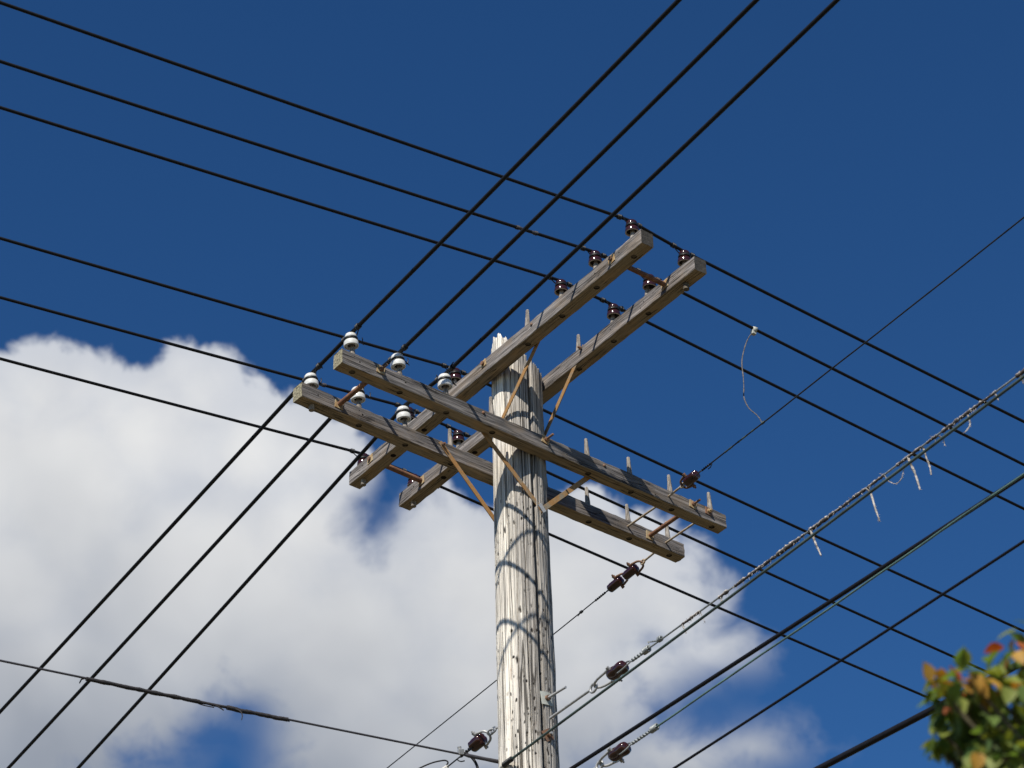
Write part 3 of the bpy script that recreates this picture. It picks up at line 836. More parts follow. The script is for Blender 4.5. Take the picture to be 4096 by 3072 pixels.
# ------------------------------------------------------------------ dead ends: eye bolts, strain insulators and the thinner wires
EYEV = Vector((0, 0.804, 0.594))
def strain(f, s_eye, s0, s1, rad_, label, boltax, metal, egg, eye_r=0.020, metal2=None):
    """fluted strain insulator strung on line f between s0 and s1, held by a U shackle that hooks the eye at s_eye"""
    X = (f(s1) - f(s0)).normalized(); Y = Vector(boltax); Y = (Y - X * Y.dot(X)).normalized()
    M = Matrix.Translation(f(s0)) @ frame((0, 0, 0), Y, X)          # local z runs along the line, local x along the shackle bolt
    o = empty("strain_insulator", None, M)
    tag(o, label, "insulator", "brown strain insulators that dead-end the thin wires")
    L = s1 - s0
    b = MB()
    if egg:
        pr = [(.15, 0), (.62, .02), (.88, .10), (.98, .20), (.98, .34), (.95, .44), (.90, .52), (.93, .60), (.98, .70), (1.0, .82), (.92, .93), (.66, .99), (.12, 1.0)]
        mod = lambda th, z: 1 - 0.17 * abs(math.sin(th)) ** 3 - (0.28 * max(0, 1 - abs(math.sin(th)) / 0.35) if z < L * 0.45 else 0)
    else:
        pr = [(.1, 0), (.55, .01), (.86, .05), (.96, .10), (1, .16), (1, .84), (.97, .90), (.86, .95), (.5, .99), (.1, 1)]
        mod = lambda th, z: 1 - 0.30 * max(0, 1 - abs(math.sin(th)) / 0.42) - 0.16 * max(0, 1 - abs(math.cos(th)) / 0.28)
    b.lathe([(r * rad_, z * L) for r, z in pr], 36, Matrix(), 0, True, True, mod)
    b.build("porcelain_body", BROWN_PORC, o)
    e = s_eye - s0; hb = L * 0.27; yy = rad_ * (1.06 if not egg else 0.92)
    sh = MB(); rt_ = 0.0078
    pts = [(-yy, 0, hb), (-yy, 0, hb * .3), (-yy * .92, 0, -0.004)]
    for k in range(1, 8):
        a = math.pi * k / 8
        pts.append((-yy * .85 * math.cos(a), 0, e * 0.25 + (e * 0.72) * math.sin(a)))
    pts += [(yy * .92, 0, -0.004), (yy, 0, hb * .3), (yy, 0, hb)]
    sh.tube(pts, rt_, 9)
    for s_ in (-1, 1): sh.tube([(s_ * (yy - .004), 0, hb), (s_ * (yy + .004), 0, hb)], 0.011, 10)
    sh.build("shackle", metal, o)
    bt = MB()
    bt.tube([(-yy - .030, 0, hb), (yy + .016, 0, hb)], 0.0058, 8)
    bt.lathe([(0.012, yy + .006), (0.012, yy + .018)], 6, Matrix.Translation((0, 0, hb)) @ Matrix.Rotation(R(90), 4, 'Y'), 0, True, True)
    bt.lathe([(0.0125, -yy - .020), (0.0125, -yy - .006)], 6, Matrix.Translation((0, 0, hb)) @ Matrix.Rotation(R(90), 4, 'Y'), 0, True, True)
    bt.build("shackle_bolt", metal2 or metal, o)
    return o, M, L

def twist_end(f, M, L, rad_, s_t0, s_t1, r, coil=None, loop_ax=(0, 1, 0)):
    """strand that loops the insulator, is twisted back round itself and finished in a tight coil"""
    b = MB()
    lx = Vector(loop_ax)
    for s_ in (-1, 1):
        p0 = M @ (lx * (s_ * rad_ * .93) + Vector((0, 0, L * .70)))
        p1 = M @ (lx * (s_ * rad_ * .80) + Vector((0, 0, L * 1.02)))
        p2 = f(s_t0)
        b.tube([p0, p1, p1 * .35 + p2 * .65 + (p1 - f(s_t0 - .0)) * 0.05, p2], r, 7)
    ax = f(s_t1) - f(s_t0); ln = ax.length
    turns = max(2.0, ln / (r * 11))
    for ph in (0, math.pi):
        b.tube(helix(f(s_t0), ax, r * 1.25, ln / turns, turns, ph, 12), r * 1.1, 7)
    if coil:
        axc = f(coil[1]) - f(coil[0]); n = 5
        b.tube(helix(f(coil[0]), axc, r * 3.0, axc.length / n, n, 0, 12), r * 1.15, 7)
    return b

CONN = MB  # readability only
def eye_bolt(P, Q, ring_r, r, mat_, axis, name="eye_bolt"):
    """rod from P to the eye that surrounds Q, as a part of the pole"""
    b = MB(); d_ = (Q - P).normalized()
    E = Q - d_ * ring_r
    b.tube([P, E], r, 10)
    ax = Vector(axis); ax = (ax - d_ * ax.dot(d_)).normalized()
    pts = [Q + (-d_ * math.cos(a) * ring_r * 1.25 + ax * math.sin(a) * ring_r) for a in [2 * math.pi * k / 20 for k in range(21)]]
    b.tube(pts, r * .95, 9)
    return polechild(b, name, mat_)

# T: wire dead-ended on the right end of the lower crossarms, towards the viewer
T1P = arm_pt('B1', 2.575, 0, .52)
fT1 = line_fn(T1P, R(-57.62))
T1H = -0.99236
fT1 = line_fn(T1P, T1H)
rodp("eye_bolt_rod", arm_pt('B1', 2.585, 1.0, .5), arm_pt('B2', 2.585, 0, .48), 0.0075, ROD, 10)
rodp("eye_bolt_rod", arm_pt('B1', 2.915, 1.0, .5), arm_pt('B2', 2.915, 0, .48), 0.0075, ROD, 10)
eye_bolt(T1P, fT1(0.155), 0.014, 0.0072, ROD, (0, 0, 1))
axT1 = (fT1(1) - fT1(0)).cross(EYEV)
oT1, mT1, lT1 = strain(fT1, 0.150, 0.195, 0.315, 0.036, "fluted brown strain insulator at the right end of the front lower crossarm", axT1, BOLT, False)
bT1 = MB(); bT1.tube([fT1(0.46)] + line_pts(fT1, 0.47, 24, 90), 0.0047, 8)
bT1.v = [(x, y, z + 0.007 * mnoise.noise(Vector((x * 1.7, y * 1.7, 3))) * min(1, max(0, (x - 1.25) * 4))) for x, y, z in bT1.v]
oW = bT1.build("service_wire", WIREDARK)
tag(oW, "thin dark wire rising to the upper right edge from the front lower crossarm", "wire")
te = twist_end(fT1, mT1, lT1, 0.036, 0.365, 0.465, 0.0036)
te.tube([fT1(0.455), fT1(0.47) + Vector((.006, -.006, -.008)), fT1(0.44) + Vector((.012, 0, -.016)), fT1(0.415) + Vector((.012, 0, -.016))], 0.0034, 6)
te.build("twisted_end", WIREDARK, oW)
for s0, s1 in ((0.62, 0.70), (0.76, 0.85), (0.90, 0.93)):
    b = MB(); pts = [fT1(s0 + (s1 - s0) * k / 10) for k in range(11)]
    b.tube(pts, [0.0046 + 0.002 * rng.random() for _ in pts], 8); b.build("bare_stretch", VERD, oW)

# the jumper that taps it from the conductor above
b = MB()
J = [Vector(p) for p in [(1.5718, 14.0710, 12.3664), (1.5589, 14.0581, 12.3424), (1.5312, 14.0452, 12.2995), (1.5010, 14.0323, 12.2227), (1.4739, 14.0194, 12.1210), (1.4642, 14.0065, 12.0444), (1.4640, 13.9936, 11.9346), (1.4598, 13.9807, 11.8424), (1.4535, 13.9678, 11.7672), (1.4643, 13.9549, 11.7000), (1.4829, 13.9420, 11.6492), (1.5178, 13.9291, 11.5978), (1.5365, 13.9163, 11.5514), (1.5428, 13.9034, 11.5117)]]
def smooth_path(P, n=6):
    out = []
    for i in range(len(P) - 1):
        a, b_, c, d = P[max(i - 1, 0)], P[i], P[i + 1], P[min(i + 2, len(P) - 1)]
        for k in range(n):
            t = k / n
            out.append(0.5 * ((2 * b_) + (c - a) * t + (2 * a - 5 * b_ + 4 * c - d) * t * t + (3 * b_ - a - 3 * c + d) * t ** 3))
    return out + [P[-1]]
jp = smooth_path(J)
oj = empty("jumper_wire", J[0]); tag(oj, "speckled loop of wire hanging from a clamp on a black conductor", "wire")
b.tube(jp, [0.0026 + 0.0022 * rng.random() * min(1, (len(jp) - k) / 12) for k in range(len(jp))], 7)
b.v = [tuple(Vector(v) - J[0]) for v in b.v]
b.build("jumper_strand", BRAID, oj)
b = MB()
wd = (W2_RIGHT(1.1) - W2_RIGHT(1.0)).normalized()
b.lathe([(0.001, -.002), (.017, 0), (.017, .034), (0.001, .036)], 14, frame((J[0] - wd * .005 - J[0]) + Vector((0, 0, -.014)), wd, (.3, -.5, .8)))
b.box(frame(wd * -0.012 + Vector((0, 0, -.020)), wd, (0, 0, 1)), .030, .026, .032, 0, .003)
b.build("clamp", PLATE, oj)
b = MB(); e = jp[-1] - J[0]
b.tube(helix(e - wd * 0, fT1(1.02) - fT1(1.0), 0.006, 0.006, 4), 0.003, 6); b.build("knot", VERD, oj)

# T2: the same wire leaving from the back lower crossarm, away behind the pole
T2P = arm_pt('B2', 2.930, 1.0, .50)
fT2 = line_fn(T2P, 2.21094)
eye_bolt(T2P, fT2(0.170), 0.015, 0.0072, ROD, (0, 0, 1))
axT2 = (fT2(1) - fT2(0)).cross(EYEV)
oT2, mT2, lT2 = strain(fT2, 0.175, 0.240, 0.370, 0.034, "fluted brown strain insulator hooked to the eye bolt of the back lower crossarm", axT2, BOLT, False)
oT3, mT3, lT3 = strain(fT2, 0.345, 0.405, 0.540, 0.034, "fluted brown strain insulator strung second below the back lower crossarm", axT2, BOLT, False)
bT2 = MB(); bT2.tube([fT2(0.70)] + line_pts(fT2, 0.71, 40, 80), 0.0040, 8)
oW = bT2.build("service_wire", WIREDARK)
tag(oW, "thin dark wire slanting down to the left behind the pole", "wire")
te = twist_end(fT2, mT3, lT3, 0.034, 0.585, 0.705, 0.0036)
te.tube(helix(fT2(0.85), fT2(1) - fT2(0), 0.007, 0.0045, 5), 0.0035, 6)
te.tube([fT2(0.86), fT2(0.90) + Vector((0, 0, -.012))], 0.003, 6)
te.build("twisted_end", WIREDARK, oW)

# L2: grey wire with frayed cotton covering, from a long eye bolt low on the pole
P2_ = Vector((0.147, 14.153, 8.0 + EYE))
fL = line_fn(P2_, R(-57.12), 40, 0.50)
Lsag = lambda s: fL(s) - Vector((0, 0, 0.012 * math.sin(min(1, s / 3.5) * math.pi)))
eye_bolt(P2_ - Vector((-.04, .06, 0)) * 1.0 + Vector((-.08, .12, 0)) * 0.3, Lsag(0.490), 0.026, 0.0086, GALV, (0, 0, 1))
oL, mL, lL = strain(Lsag, 0.500, 0.655, 0.815, 0.040, "big glossy brown strain insulator on the long galvanised eye bolt beside the pole", (-0.75, -0.45, 0.5), GALV, True)
bL = MB(); bL.tube([Lsag(1.0)] + line_pts(Lsag, 1.02, 22, 120), 0.0052, 8)
oW = bL.build("service_wire", GREYWIRE)
tag(oW, "grey wire wrapped in frayed cotton rags rising to the right", "wire")
te = twist_end(Lsag, mL, lL, 0.040, 0.880, 1.005, 0.0050, (1.005, 1.055), (0, 1, 0))
te.tube([Lsag(1.055), Lsag(1.062) + Vector((0, 0, .02)), Lsag(1.055) + Vector((-.004, 0, .040)), Lsag(1.13) + Vector((0, 0, .012)), Lsag(1.16)], 0.0046, 6)
te.build("twisted_end", GREYWIRE, oW)
kn = MB(); kn.tube(helix(Lsag(1.150), Lsag(1.2) - Lsag(1.1), 0.012, 0.0045, 6, 0, 12), 0.0052, 6, wob=0.2)
kn.v = [(x, y, z + .008) for x, y, z in kn.v]
kn.build("knot", GREYWIRE, oW)
def fray(f, s0, s1, r, o, mt=FRAY, name="frayed_cover", drop=0.0):
    b = MB(); n = max(8, int((s1 - s0) / 0.008)); pts = []; rr = []
    for k in range(n + 1):
        s = s0 + (s1 - s0) * k / n
        v = 0.55 + 0.45 * mnoise.noise(Vector((s * 26, s0, 1))) + 0.30 * mnoise.noise(Vector((s * 80, s0, 4)))
        pts.append(f(s) + Vector((0, 0, -drop - r * .25 + 0.003 * mnoise.noise(Vector((s * 40, 7, s0))))))
        rr.append(max(0.0056, r * (0.55 + v * .75)))
    b.tube(pts, rr, 9, wob=0.16)
    top = [p + Vector((-.2, -.35, .55)) * r_ * 1.05 for p, r_ in zip(pts, rr)]
    b.tube(top, [max(.0012, r_ * (.55 + .6 * mnoise.noise(Vector((k * .35, s0 * 9, 2))))) for k, r_ in enumerate(rr)], 6, 1, wob=0.35)
    for k in range(int((s1 - s0) * 90)):          # loose threads
        p = f(rng.uniform(s0, s1)); dl = Vector((rng.uniform(-.6, .6), rng.uniform(-.6, .6), rng.uniform(-1, .25))).normalized()
        L_ = rng.uniform(.010, .026)
        b.tube([p, p + dl * L_ * .6, p + dl * L_ + Vector((0, 0, -.005))], [.0020, .0015, .0008], 4, 1, cap=False)
    b.build(name, [OLDTAR, FRAY], o)
for s0, s1, r in ((1.379, 1.551, .0095), (1.73, 1.815, .011), (1.881, 2.242, .0115), (2.259, 2.457, .0135), (2.47, 2.50, .009), (2.54, 3.02, .0115), (3.03, 3.169, .009), (3.273, 3.466, .010), (3.511, 3.585, .010), (3.63, 3.753, .0125), (3.765, 3.93, .011), (3.93, 4.038, .009), (4.189, 4.26, .014), (4.5, 4.9, .011), (5.3, 5.8, .011)):
    fray(Lsag, s0, s1, r * .74, oW)
def rag(f, s, path, r, o):
    b = MB(); P = [f(s)] + [f(s) + Vector(p) for p in path]
    P = smooth_path(P, 5)
    n = len(P)
    rr = [max(.0014, r * .85 * (1.0 - 0.55 * (k / n)) * (0.75 + 0.6 * rng.random())) for k in range(n)]
    b.tube(P, rr, 6, wob=0.3)
    for k in range(n):
        for _ in range(2):
            dl = Vector((rng.uniform(-1, 1), rng.uniform(-1, 1), rng.uniform(-.7, .5))).normalized()
            b.tube([P[k], P[k] + dl * rng.uniform(.006, .012)], [.0013, .0006], 4, cap=False)
    b.build("hanging_rag", FRAY, o)
rag(Lsag, 2.552, [(.010, 0, -.05), (.022, .0, -.10), (.040, 0, -.16)], .0090, oW)
rag(Lsag, 3.026, [(.016, 0, -.03), (.026, 0, -.10), (.038, 0, -.17), (.044, 0, -.205)], .0085, oW)
rag(Lsag, 3.171, [(.012, -.01, -.045), (.045, -.04, -.085), (.075, -.07, -.070), (.085, -.09, -.02)], .0030, oW)
rag(Lsag, 3.360, [(.010, 0, -.05), (.024, 0, -.10), (.034, 0, -.17), (.038, 0, -.20)], .0085, oW)
rag(Lsag, 3.466, [(.012, 0, -.015), (.016, 0, -.06), (.028, 0, -.12), (.030, 0, -.17)], .0070, oW)
rag(Lsag, 3.821, [(.004, 0, -.03), (.006, 0, -.07), (-.012, 0, -.10), (-.026, 0, -.115)], .0050, oW)
rag(Lsag, 3.585, [(.020, 0, -.010), (.032, 0, -.03), (.034, 0, -.06)], .0040, oW)
rag(Lsag, 4.030, [(.004, 0, -.02), (.010, 0, -.045)], .0050, oW)
rag(Lsag, 4.215, [(.006, 0, -.03), (.008, 0, -.06)], .0060, oW)
rag(Lsag, 1.385, [(.004, 0, -.025), (.016, 0, -.06)], .0050, oW)
rag(Lsag, 1.745, [(.002, 0, -.022), (.006, 0, -.045)], .0060, oW)
rag(Lsag, 1.550, [(.006, 0, -.02), (.022, 0, -.07)], .0026, oW)

# G1: green wire passing just below it, dead-ended on the front of the pole
fG = line_fn(Vector((-0.0943, 14.1280, 9.3188)), -1.00771)
b = MB(); b.tube([fG(-.02)] + line_pts(fG, 0.02, 22, 100), 0.0078, 9)
oW = b.build("service_wire", VERD); tag(oW, "green copper wire dead-ended on the front of the pole", "wire")
b = MB(); b.tube(helix(fG(-0.045), fG(1) - fG(0), 0.0125, 0.0072, 13), 0.0042, 6)
b.tube([fG(-0.06), fG(0.055)], 0.010, 8); b.build("grip_wrap", TIE, oW)
b = MB(); b.tube([fG(-0.05), fG(-0.075) + Vector((-.004, .03, 0)), fG(-0.09) + Vector((-.006, .09, 0))], 0.013, 9); b.build("end_sleeve", PALECONN, oW)

# K: heavier cables lower down
for (P0, hd, r, m_, lab) in ((Vector((0.1632, 14.2000, 9.2262)), -0.95908, 0.0118, CABLE, "thick black cable below the green copper wire, slanting up to the right"),
                             (Vector((0.1341, 14.1600, 8.7770)), -0.97949, 0.0074, CABLE, "medium black cable at the lower right, second from the bottom corner"),
                             (Vector((0.1217, 14.1600, 8.4065)), -0.89514, 0.0175, CABLE, "thickest black cable, running behind the leaves at the bottom right")):
    f = line_fn(P0, hd)
    b = MB(); b.tube([f(-.10)] + line_pts(f, 0.0, 22, 90), r, 12)
    tag(b.build("service_cable", m_), lab, "cable")
KP, KH = Vector((0.1591, 14.1600, 9.0964)), -0.99158
fK = line_fn(KP, KH)
eye_bolt(KP + Vector((-.05, .07, 0)), fK(0.488), 0.024, 0.0086, GALV, (0, 0, 1))
oK, mK, lK = strain(fK, 0.495, 0.605, 0.765, 0.040, "glossy brown strain insulator at the bottom edge, right of the pole", (-0.75, -0.45, 0.5), GALV, True)
b = MB(); b.tube([fK(1.0)] + line_pts(fK, 1.02, 22, 110), 0.0056, 8)
b.v = [tuple(Vector(v) + Vector((0, 0, 0.006 * mnoise.noise(Vector((v[0] * 2.2, v[1] * 2.2, 0)))))) for v in b.v]
oW = b.build("service_wire", VERD_PALE); tag(oW, "thin green wire close under the thick black cable", "wire")
te = twist_end(fK, mK, lK, 0.040, 0.810, 1.0, 0.0048, (1.0, 1.06), (0, 1, 0)); te.build("twisted_end", GREYWIRE, oW)

# LL: strand leaving to the left, wrapped in tarry tape
LP = Vector((-0.154, 14.293, 7.814 + EYE)); fLL = line_fn(LP, R(-149.59))
b = MB(); b.tube([fLL(-.03), fLL(0.02), fLL(0.08), fLL(.19), fLL(.22)] + line_pts(fLL, 0.25, 40, 90), [.0120, .0125, .0110, .0120, .0070] + [.0064] * 91, 9)
oW = b.build("messenger_strand", DARKWIRE); tag(oW, "dark strand leaving the pole to the left, partly bound in tarry tape", "wire")
for s0, s1, r in ((1.36, 1.735, .0125), (1.735, 1.90, .0085), (1.90, 2.575, .0120)):
    b = MB(); n = int((s1 - s0) / .012)
    P = [fLL(s0 + (s1 - s0) * k / n) + Vector((0, 0, -.003 + .004 * mnoise.noise(Vector((k * .15, s0, 2))))) for k in range(n + 1)]
    b.tube(P, [r * (0.92 + .22 * mnoise.noise(Vector((k * .2, s0, 5))) + .12 * rng.random()) for k in range(n + 1)], 10, wob=.07)
    b.build("tape_wrap", TAPE, oW)
b = MB()
def hang(s, path, r0, r1):
    P = smooth_path([fLL(s)] + [fLL(s) + Vector(p) for p in path], 5)
    b.tube(P, [r0 + (r1 - r0) * k / (len(P) - 1) for k in range(len(P))], 6)
hang(1.70, [(.020, 0, -.008), (.045, 0, -.022), (.056, 0, -.050), (.052, 0, -.078)], .0060, .0024)
hang(1.82, [(.030, .01, -.012), (.060, .02, -.030)], .0055, .0032)
hang(1.95, [(.05, .03, -.014), (.12, .06, -.018)], .004, .003)
hang(2.575, [(-.022, 0, -.004), (-.030, 0, -.018), (-.034, 0, -.030)], .0050, .0032)
hang(1.36, [(.010, .005, -.014)], .006, .003)
b.build("tape_tail", TAPE, oW)
b = MB()
b.box(frame(fLL(0.245) + Vector((0, -.005, .014)), fLL(1) - fLL(0), (0, -.5, 1)), .034, .026, .034, 0, .004)
b.lathe([(.012, 0), (.012, .026)], 6, frame(fLL(0.25) + Vector((0, -.005, .018)), (1, 0, 0), (-.2, -.5, 1)), 0, True, True)
b.build("clamp", GALV, oW)

DP = Vector((-0.151, 14.393, 8.103 + EYE)); fD = line_fn(DP, R(126.26))
axD = (fD(1) - fD(0)).cross(EYEV)
eye_bolt(DP + Vector((.06, -.05, 0)), fD(0.040), 0.017, 0.0065, GALV, (0, 0, 1))
b = MB(); c_ = fD(0.068); xd = (fD(1) - fD(0)).normalized(); yd = axD.normalized()
b.tube([c_ + xd * (.030 * math.cos(a)) + yd * (.014 * math.sin(a)) for a in [2 * math.pi * k / 18 for k in range(19)]], .0058, 8)
polechild(b, "chain_link", GALV)
oD, mD, lD = strain(fD, 0.088, 0.150, 0.262, 0.043, "dark brown strain insulator hooked to the left side of the pole", axD, GALV, False)
b = MB(); b.tube([fD(0.39)] + line_pts(fD, 0.40, 40, 70), 0.0045, 8)
oW = b.build("service_wire", WIREDARK); tag(oW, "thin dark wire from the left strain insulator, leaving at the bottom edge", "wire")
te = twist_end(fD, mD, lD, 0.043, 0.285, 0.392, 0.0050)
te.tube(smooth_path([fD(.40), fD(.405) + Vector((-.01, 0, -.015)), fD(.40) + Vector((.008, 0, -.030)), fD(.38) + Vector((.018, 0, -.036))], 4), .004, 6)
te.build("twisted_end", WIREDARK, oW)
b = MB(); b.tube([fD(.53), fD(.56), fD(.62)], [.013, .0155, .0150], 10); b.build("sleeve", PALECONN, oW)
LOOP = [Vector(p) for p in [(-0.4704, 14.8300, 9.6944), (-0.4620, 14.8300, 9.7081), (-0.4680, 14.8300, 9.7223), (-0.4928, 14.8300, 9.7264), (-0.5549, 14.8300, 9.7137), (-0.6253, 14.8300, 9.6835), (-0.6749, 14.8300, 9.6527), (-0.7080, 14.8300, 9.6075), (-0.7124, 14.8300, 9.5063)]]
b = MB(); b.tube(smooth_path(LOOP, 6), .0050, 8); tag(b.build("drop_loop", CABLE), "black wire loop arching out of the pale sleeve at the bottom edge", "wire")
DROP = [Vector(p) for p in [(-0.3457, 14.2500, 9.4549), (-0.3142, 14.2500, 9.4335), (-0.2947, 14.2500, 9.4104), (-0.2793, 14.2500, 9.3807), (-0.2700, 14.2500, 9.3468), (-0.2650, 14.2500, 9.2932), (-0.2607, 14.2500, 9.2043)]]
b = MB(); b.tube(smooth_path(DROP, 6), .0085, 9); tag(b.build("drop_loop", CABLE), "thick black tail curving down from the clamped strand left of the pole", "wire")

# plates and bolt ends low on the pole
dA = ARM['A1']['x']
def pole_plate(z, ang, tip, size, mats, rot):
    rr = prad(z) - .002
    n_ = Vector((math.cos(ang), math.sin(ang), 0)); C_ = PC + n_ * rr; C_.z = z
    b = MB(); vs = []; N = 8; tx = Z3.cross(n_)
    for dz in (0, 1):
        for j in range(N + 1):
            for i in range(N + 1):
                u = (i / N - .5) * size; v = (j / N - .5) * size
                cu = u * math.cos(rot) - v * math.sin(rot); cv = u * math.sin(rot) + v * math.cos(rot)
                depth = -cu * cu / (2 * rr) * 0.85 + .004 * dz
                vs.append(C_ + tx * cu + Z3 * cv + n_ * (depth + .003))
    K = (N + 1) ** 2; fs = []
    for j in range(N):
        for i in range(N):
            a = j * (N + 1) + i
            fs.append((a + K, a + 1 + K, a + N + 2 + K, a + N + 1 + K)); fs.append((a, a + N + 1, a + N + 2, a + 1))
    ring = [i for i in range(N + 1)] + [j * (N + 1) + N for j in range(1, N + 1)] + [N * (N + 1) + i for i in range(N - 1, -1, -1)] + [j * (N + 1) for j in range(N - 1, 0, -1)]
    for q in range(len(ring)):
        a, c = ring[q], ring[(q + 1) % len(ring)]; fs.append((a, c, c + K, a + K))
    b.add(vs, fs, 0, False)
    o = polechild(b, "curved_washer", mats[0])
    b = MB(); fr = frame(C_ + n_ * .005, Z3, n_)
    b.lathe([(.018, 0), (.018, .020)], 6, fr, 0, False, True)
    b.v = [tuple(Vector(v) - PC) for v in b.v]; b.build("nut", BOLT, o)
    b = MB(); b.tube([C_, C_ + n_ * tip], .0080, 10)
    b.v = [tuple(Vector(v) - PC) for v in b.v]; b.build("bolt_end", mats[1], o)
AN = math.atan2(-0.78954, 0.6137)
pole_plate(8.150 + EYE, AN + .06, 0.175, 0.085, (PLATE, GALV), 0.12)
pole_plate(7.905 + EYE, AN + .05, 0.040, 0.070, (BOLT, GALV), 0.6)
b = MB(); zz = 9.505 + EYE
b.box(frame(PC - ARM['B1']['y'] * (prad(zz) + .010) + Vector((.02, 0, zz - .005)), (1, .6, -1.3), ARM['B1']['y']), .06, .032, .006, 0, .001)
polechild(b, "brace_end", GALV)

# ------------------------------------------------------------------ the leafy tree at the lower right
def leafmat(name, col, tr):
    m, q, bs = mat(name)
    n = q.noise(objco(q), 30, 4, 0.6)
    c = ramp(q, n, [(0.3, tuple(x * 0.65 for x in col)), (0.7, tuple(x * 1.35 for x in col))])
    q.put(bs.inputs['Base Color'], c); bs.inputs['Roughness'].default_value = 0.55; bs.inputs['Specular IOR Level'].default_value = 0.25
    tl = q.n("ShaderNodeBsdfTranslucent"); q.put(tl.inputs[0], q.mixc(1.0, c, (*tr, 1), 'MULTIPLY'))
    ms = q.n("ShaderNodeMixShader"); ms.inputs[0].default_value = 0.35
    q.t.links.new(bs.outputs[0], ms.inputs[1]); q.t.links.new(tl.outputs[0], ms.inputs[2])
    q.t.links.new(ms.outputs[0], [x for x in q.t.nodes if x.type == 'OUTPUT_MATERIAL'][0].inputs[0])
    return m
LEAVES = [leafmat("leaf_green", (0.115, 0.170, 0.042), (1.6, 1.7, .8)), leafmat("leaf_dark", (0.065, 0.105, 0.034), (1.4, 1.6, .8)),
          leafmat("leaf_lime", (0.17, 0.20, 0.040), (1.6, 1.5, .6)), leafmat("leaf_red", (0.27, 0.075, 0.022), (1.6, 1.0, .5)), leafmat("leaf_peach", (0.36, 0.20, 0.035), (1.4, 1.1, .5))]
BARK = simple("bark", (0.10, 0.085, 0.065), 0.9, 0, 0.5, 30, 0.8)
TWIG = simple("green_twig", (0.065, 0.055, 0.028), 0.7, 0, 0.3, 30)
tree = empty("tree", (2.35, 6.15, 0))
tag(tree, "leafy young tree with green and reddish leaves in the lower right corner", "tree")
leaf = MB(); twigs = MB()
def add_leaf(P, d, up, L, mi):
    d = d.normalized(); s_ = d.cross(up); s_ = s_.normalized() if s_.length > 1e-4 else d.orthogonal().normalized(); n_ = s_.cross(d)
    prof = [(0, .04), (.18, .30), (.42, .40), (.68, .30), (.86, .15), (1, .01)]
    curl = rng.uniform(.05, .35); fold = rng.uniform(.15, .5)
    vs = []
    for u, w_ in prof:
        c = P + d * (L * u) - n_ * (L * curl * u * u)
        vs += [c - s_ * (L * w_) + n_ * (L * w_ * fold), c, c + s_ * (L * w_) + n_ * (L * w_ * fold)]
    fs = []
    for i in range(len(prof) - 1):
        a = i * 3; fs += [(a, a + 1, a + 4, a + 3), (a + 1, a + 2, a + 5, a + 4)]
    leaf.add(vs, fs, mi, True)
def cluster(C, r, n, red=0.1, L=0.047):
    for _ in range(int(n * 0.95)):
        dv = Vector((rng.gauss(0, 1), rng.gauss(0, 1), rng.gauss(0, .8))).normalized()
        P = C + dv * r * rng.random() ** .5
        dd = dv * .7 + Vector((rng.uniform(-.5, .5), rng.uniform(-.5, .5), rng.uniform(-1.3, .15)))
        u = rng.random()
        red_ = red * .68
        mi = (3 if rng.random() < .35 else 4) if u < red_ else (2 if u < red_ + .34 else (0 if u < red_ + .66 else 1))
        add_leaf(P, dd, Vector((rng.uniform(-.5, .5), rng.uniform(-.8, .2), 1)), L * rng.uniform(.75, 1.25), mi)
TC = Vector((2.35, 6.15, 3.9))
FORK = Vector((2.25, 6.10, 2.6))
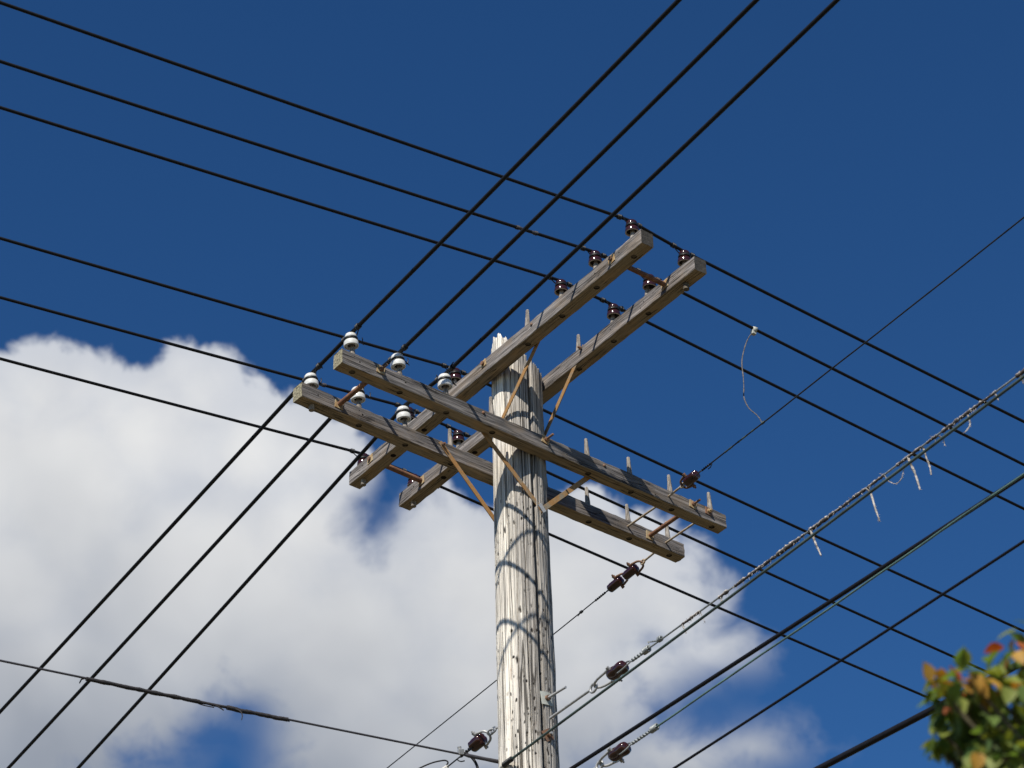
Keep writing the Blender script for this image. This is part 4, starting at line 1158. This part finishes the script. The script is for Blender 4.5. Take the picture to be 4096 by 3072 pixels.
for P, r, n, red in [((0.959, 5.549, 4.800), 0.030, 6, 0.90), ((0.992, 5.611, 4.855), 0.030, 6, 0.20), ((1.005, 5.590, 4.789), 0.050, 14, 0.12), ((1.013, 5.670, 4.779), 0.050, 14, 0.10), ((0.975, 5.713, 4.727), 0.028, 5, 0.00), ((1.007, 5.497, 4.777), 0.040, 8, 0.35), ((1.026, 5.479, 4.773), 0.045, 9, 0.35), ((1.094, 5.686, 4.860), 0.055, 16, 0.25), ((1.094, 5.533, 4.796), 0.050, 12, 0.35), ((1.106, 5.549, 4.749), 0.060, 18, 0.15), ((1.159, 5.699, 4.903), 0.050, 12, 0.40), ((1.149, 5.542, 4.880), 0.035, 7, 0.60), ((1.194, 5.610, 4.953), 0.030, 6, 0.60), ((1.161, 5.561, 4.847), 0.040, 8, 0.25), ((1.193, 5.585, 4.885), 0.045, 8, 0.35), ((1.140, 5.505, 4.766), 0.050, 12, 0.20), ((1.155, 5.657, 4.772), 0.060, 20, 0.12), ((1.097, 5.722, 4.812), 0.060, 20, 0.06), ((1.051, 5.630, 4.792), 0.055, 16, 0.10), ((1.052, 5.715, 4.765), 0.055, 16, 0.05), ((1.017, 5.705, 4.755), 0.045, 10, 0.25), ((1.068, 5.551, 4.661), 0.060, 20, 0.05), ((1.142, 5.715, 4.744), 0.060, 20, 0.08), ((1.064, 5.700, 4.701), 0.055, 14, 0.04), ((1.086, 5.635, 4.640), 0.060, 18, 0.06), ((1.119, 5.565, 4.595), 0.060, 18, 0.08), ((1.064, 5.786, 4.705), 0.050, 12, 0.04), ((1.091, 5.705, 4.612), 0.080, 20, 0.04), ((1.176, 5.754, 4.635), 0.080, 20, 0.04), ((1.235, 5.714, 4.783), 0.100, 26, 0.10), ((1.233, 5.609, 4.873), 0.090, 20, 0.20), ((1.087, 5.847, 4.614), 0.090, 22, 0.05), ((0.989, 5.590, 4.808), 0.030, 8, 0.10), ((1.015, 5.708, 4.825), 0.040, 10, 0.10), ((0.981, 5.653, 4.727), 0.035, 8, 0.05), ((1.010, 5.792, 4.754), 0.030, 6, 0.00), ((1.034, 5.783, 4.729), 0.040, 9, 0.05)]:
    P = Vector(P); cluster(P, r, n, red)
    mid = (P + FORK) / 2 + Vector((.10, .05, .18))
    twigs.tube(smooth_path([FORK, mid, P + (P - mid) * -.12, P], 4), [.012 - .009 * k / 12 for k in range(13)], 6)
for k in range(150):
    v = Vector((rng.gauss(0, 1), rng.gauss(0, 1), rng.gauss(0, 1))).normalized() * rng.uniform(.45, 1.0)
    P = TC + Vector((v.x * 1.02, v.y * 1.0, v.z * 1.15))
    if P.x < 1.50 and P.z > 3.95: continue
    cluster(P, rng.uniform(.10, .17), 15, .06, .058)
    if k % 3 == 0: twigs.tube(smooth_path([FORK, (FORK + P) / 2 + Vector((0, 0, .12)), P], 4), [.016 - .0016 * j for j in range(9)], 6)
TL = Vector((2.35, 6.15, 0))
leaf.v = [tuple(Vector(v) - TL) for v in leaf.v]; twigs.v = [tuple(Vector(v) - TL) for v in twigs.v]
cr = leaf.build("crown", LEAVES, tree); twigs.build("branch", TWIG, tree)
tk = MB(); tk.tube([(0, 0, -.1), (.01, 0, .3), (-.03, .02, 1.0), (-.02, -.03, 1.8), (-.10, -.05, 2.62), (-.06, -.03, 3.4), (0, 0, 4.2)], [.085, .068, .058, .05, .042, .028, .012], 12, wob=.05)
tk.build("trunk", BARK, tree)
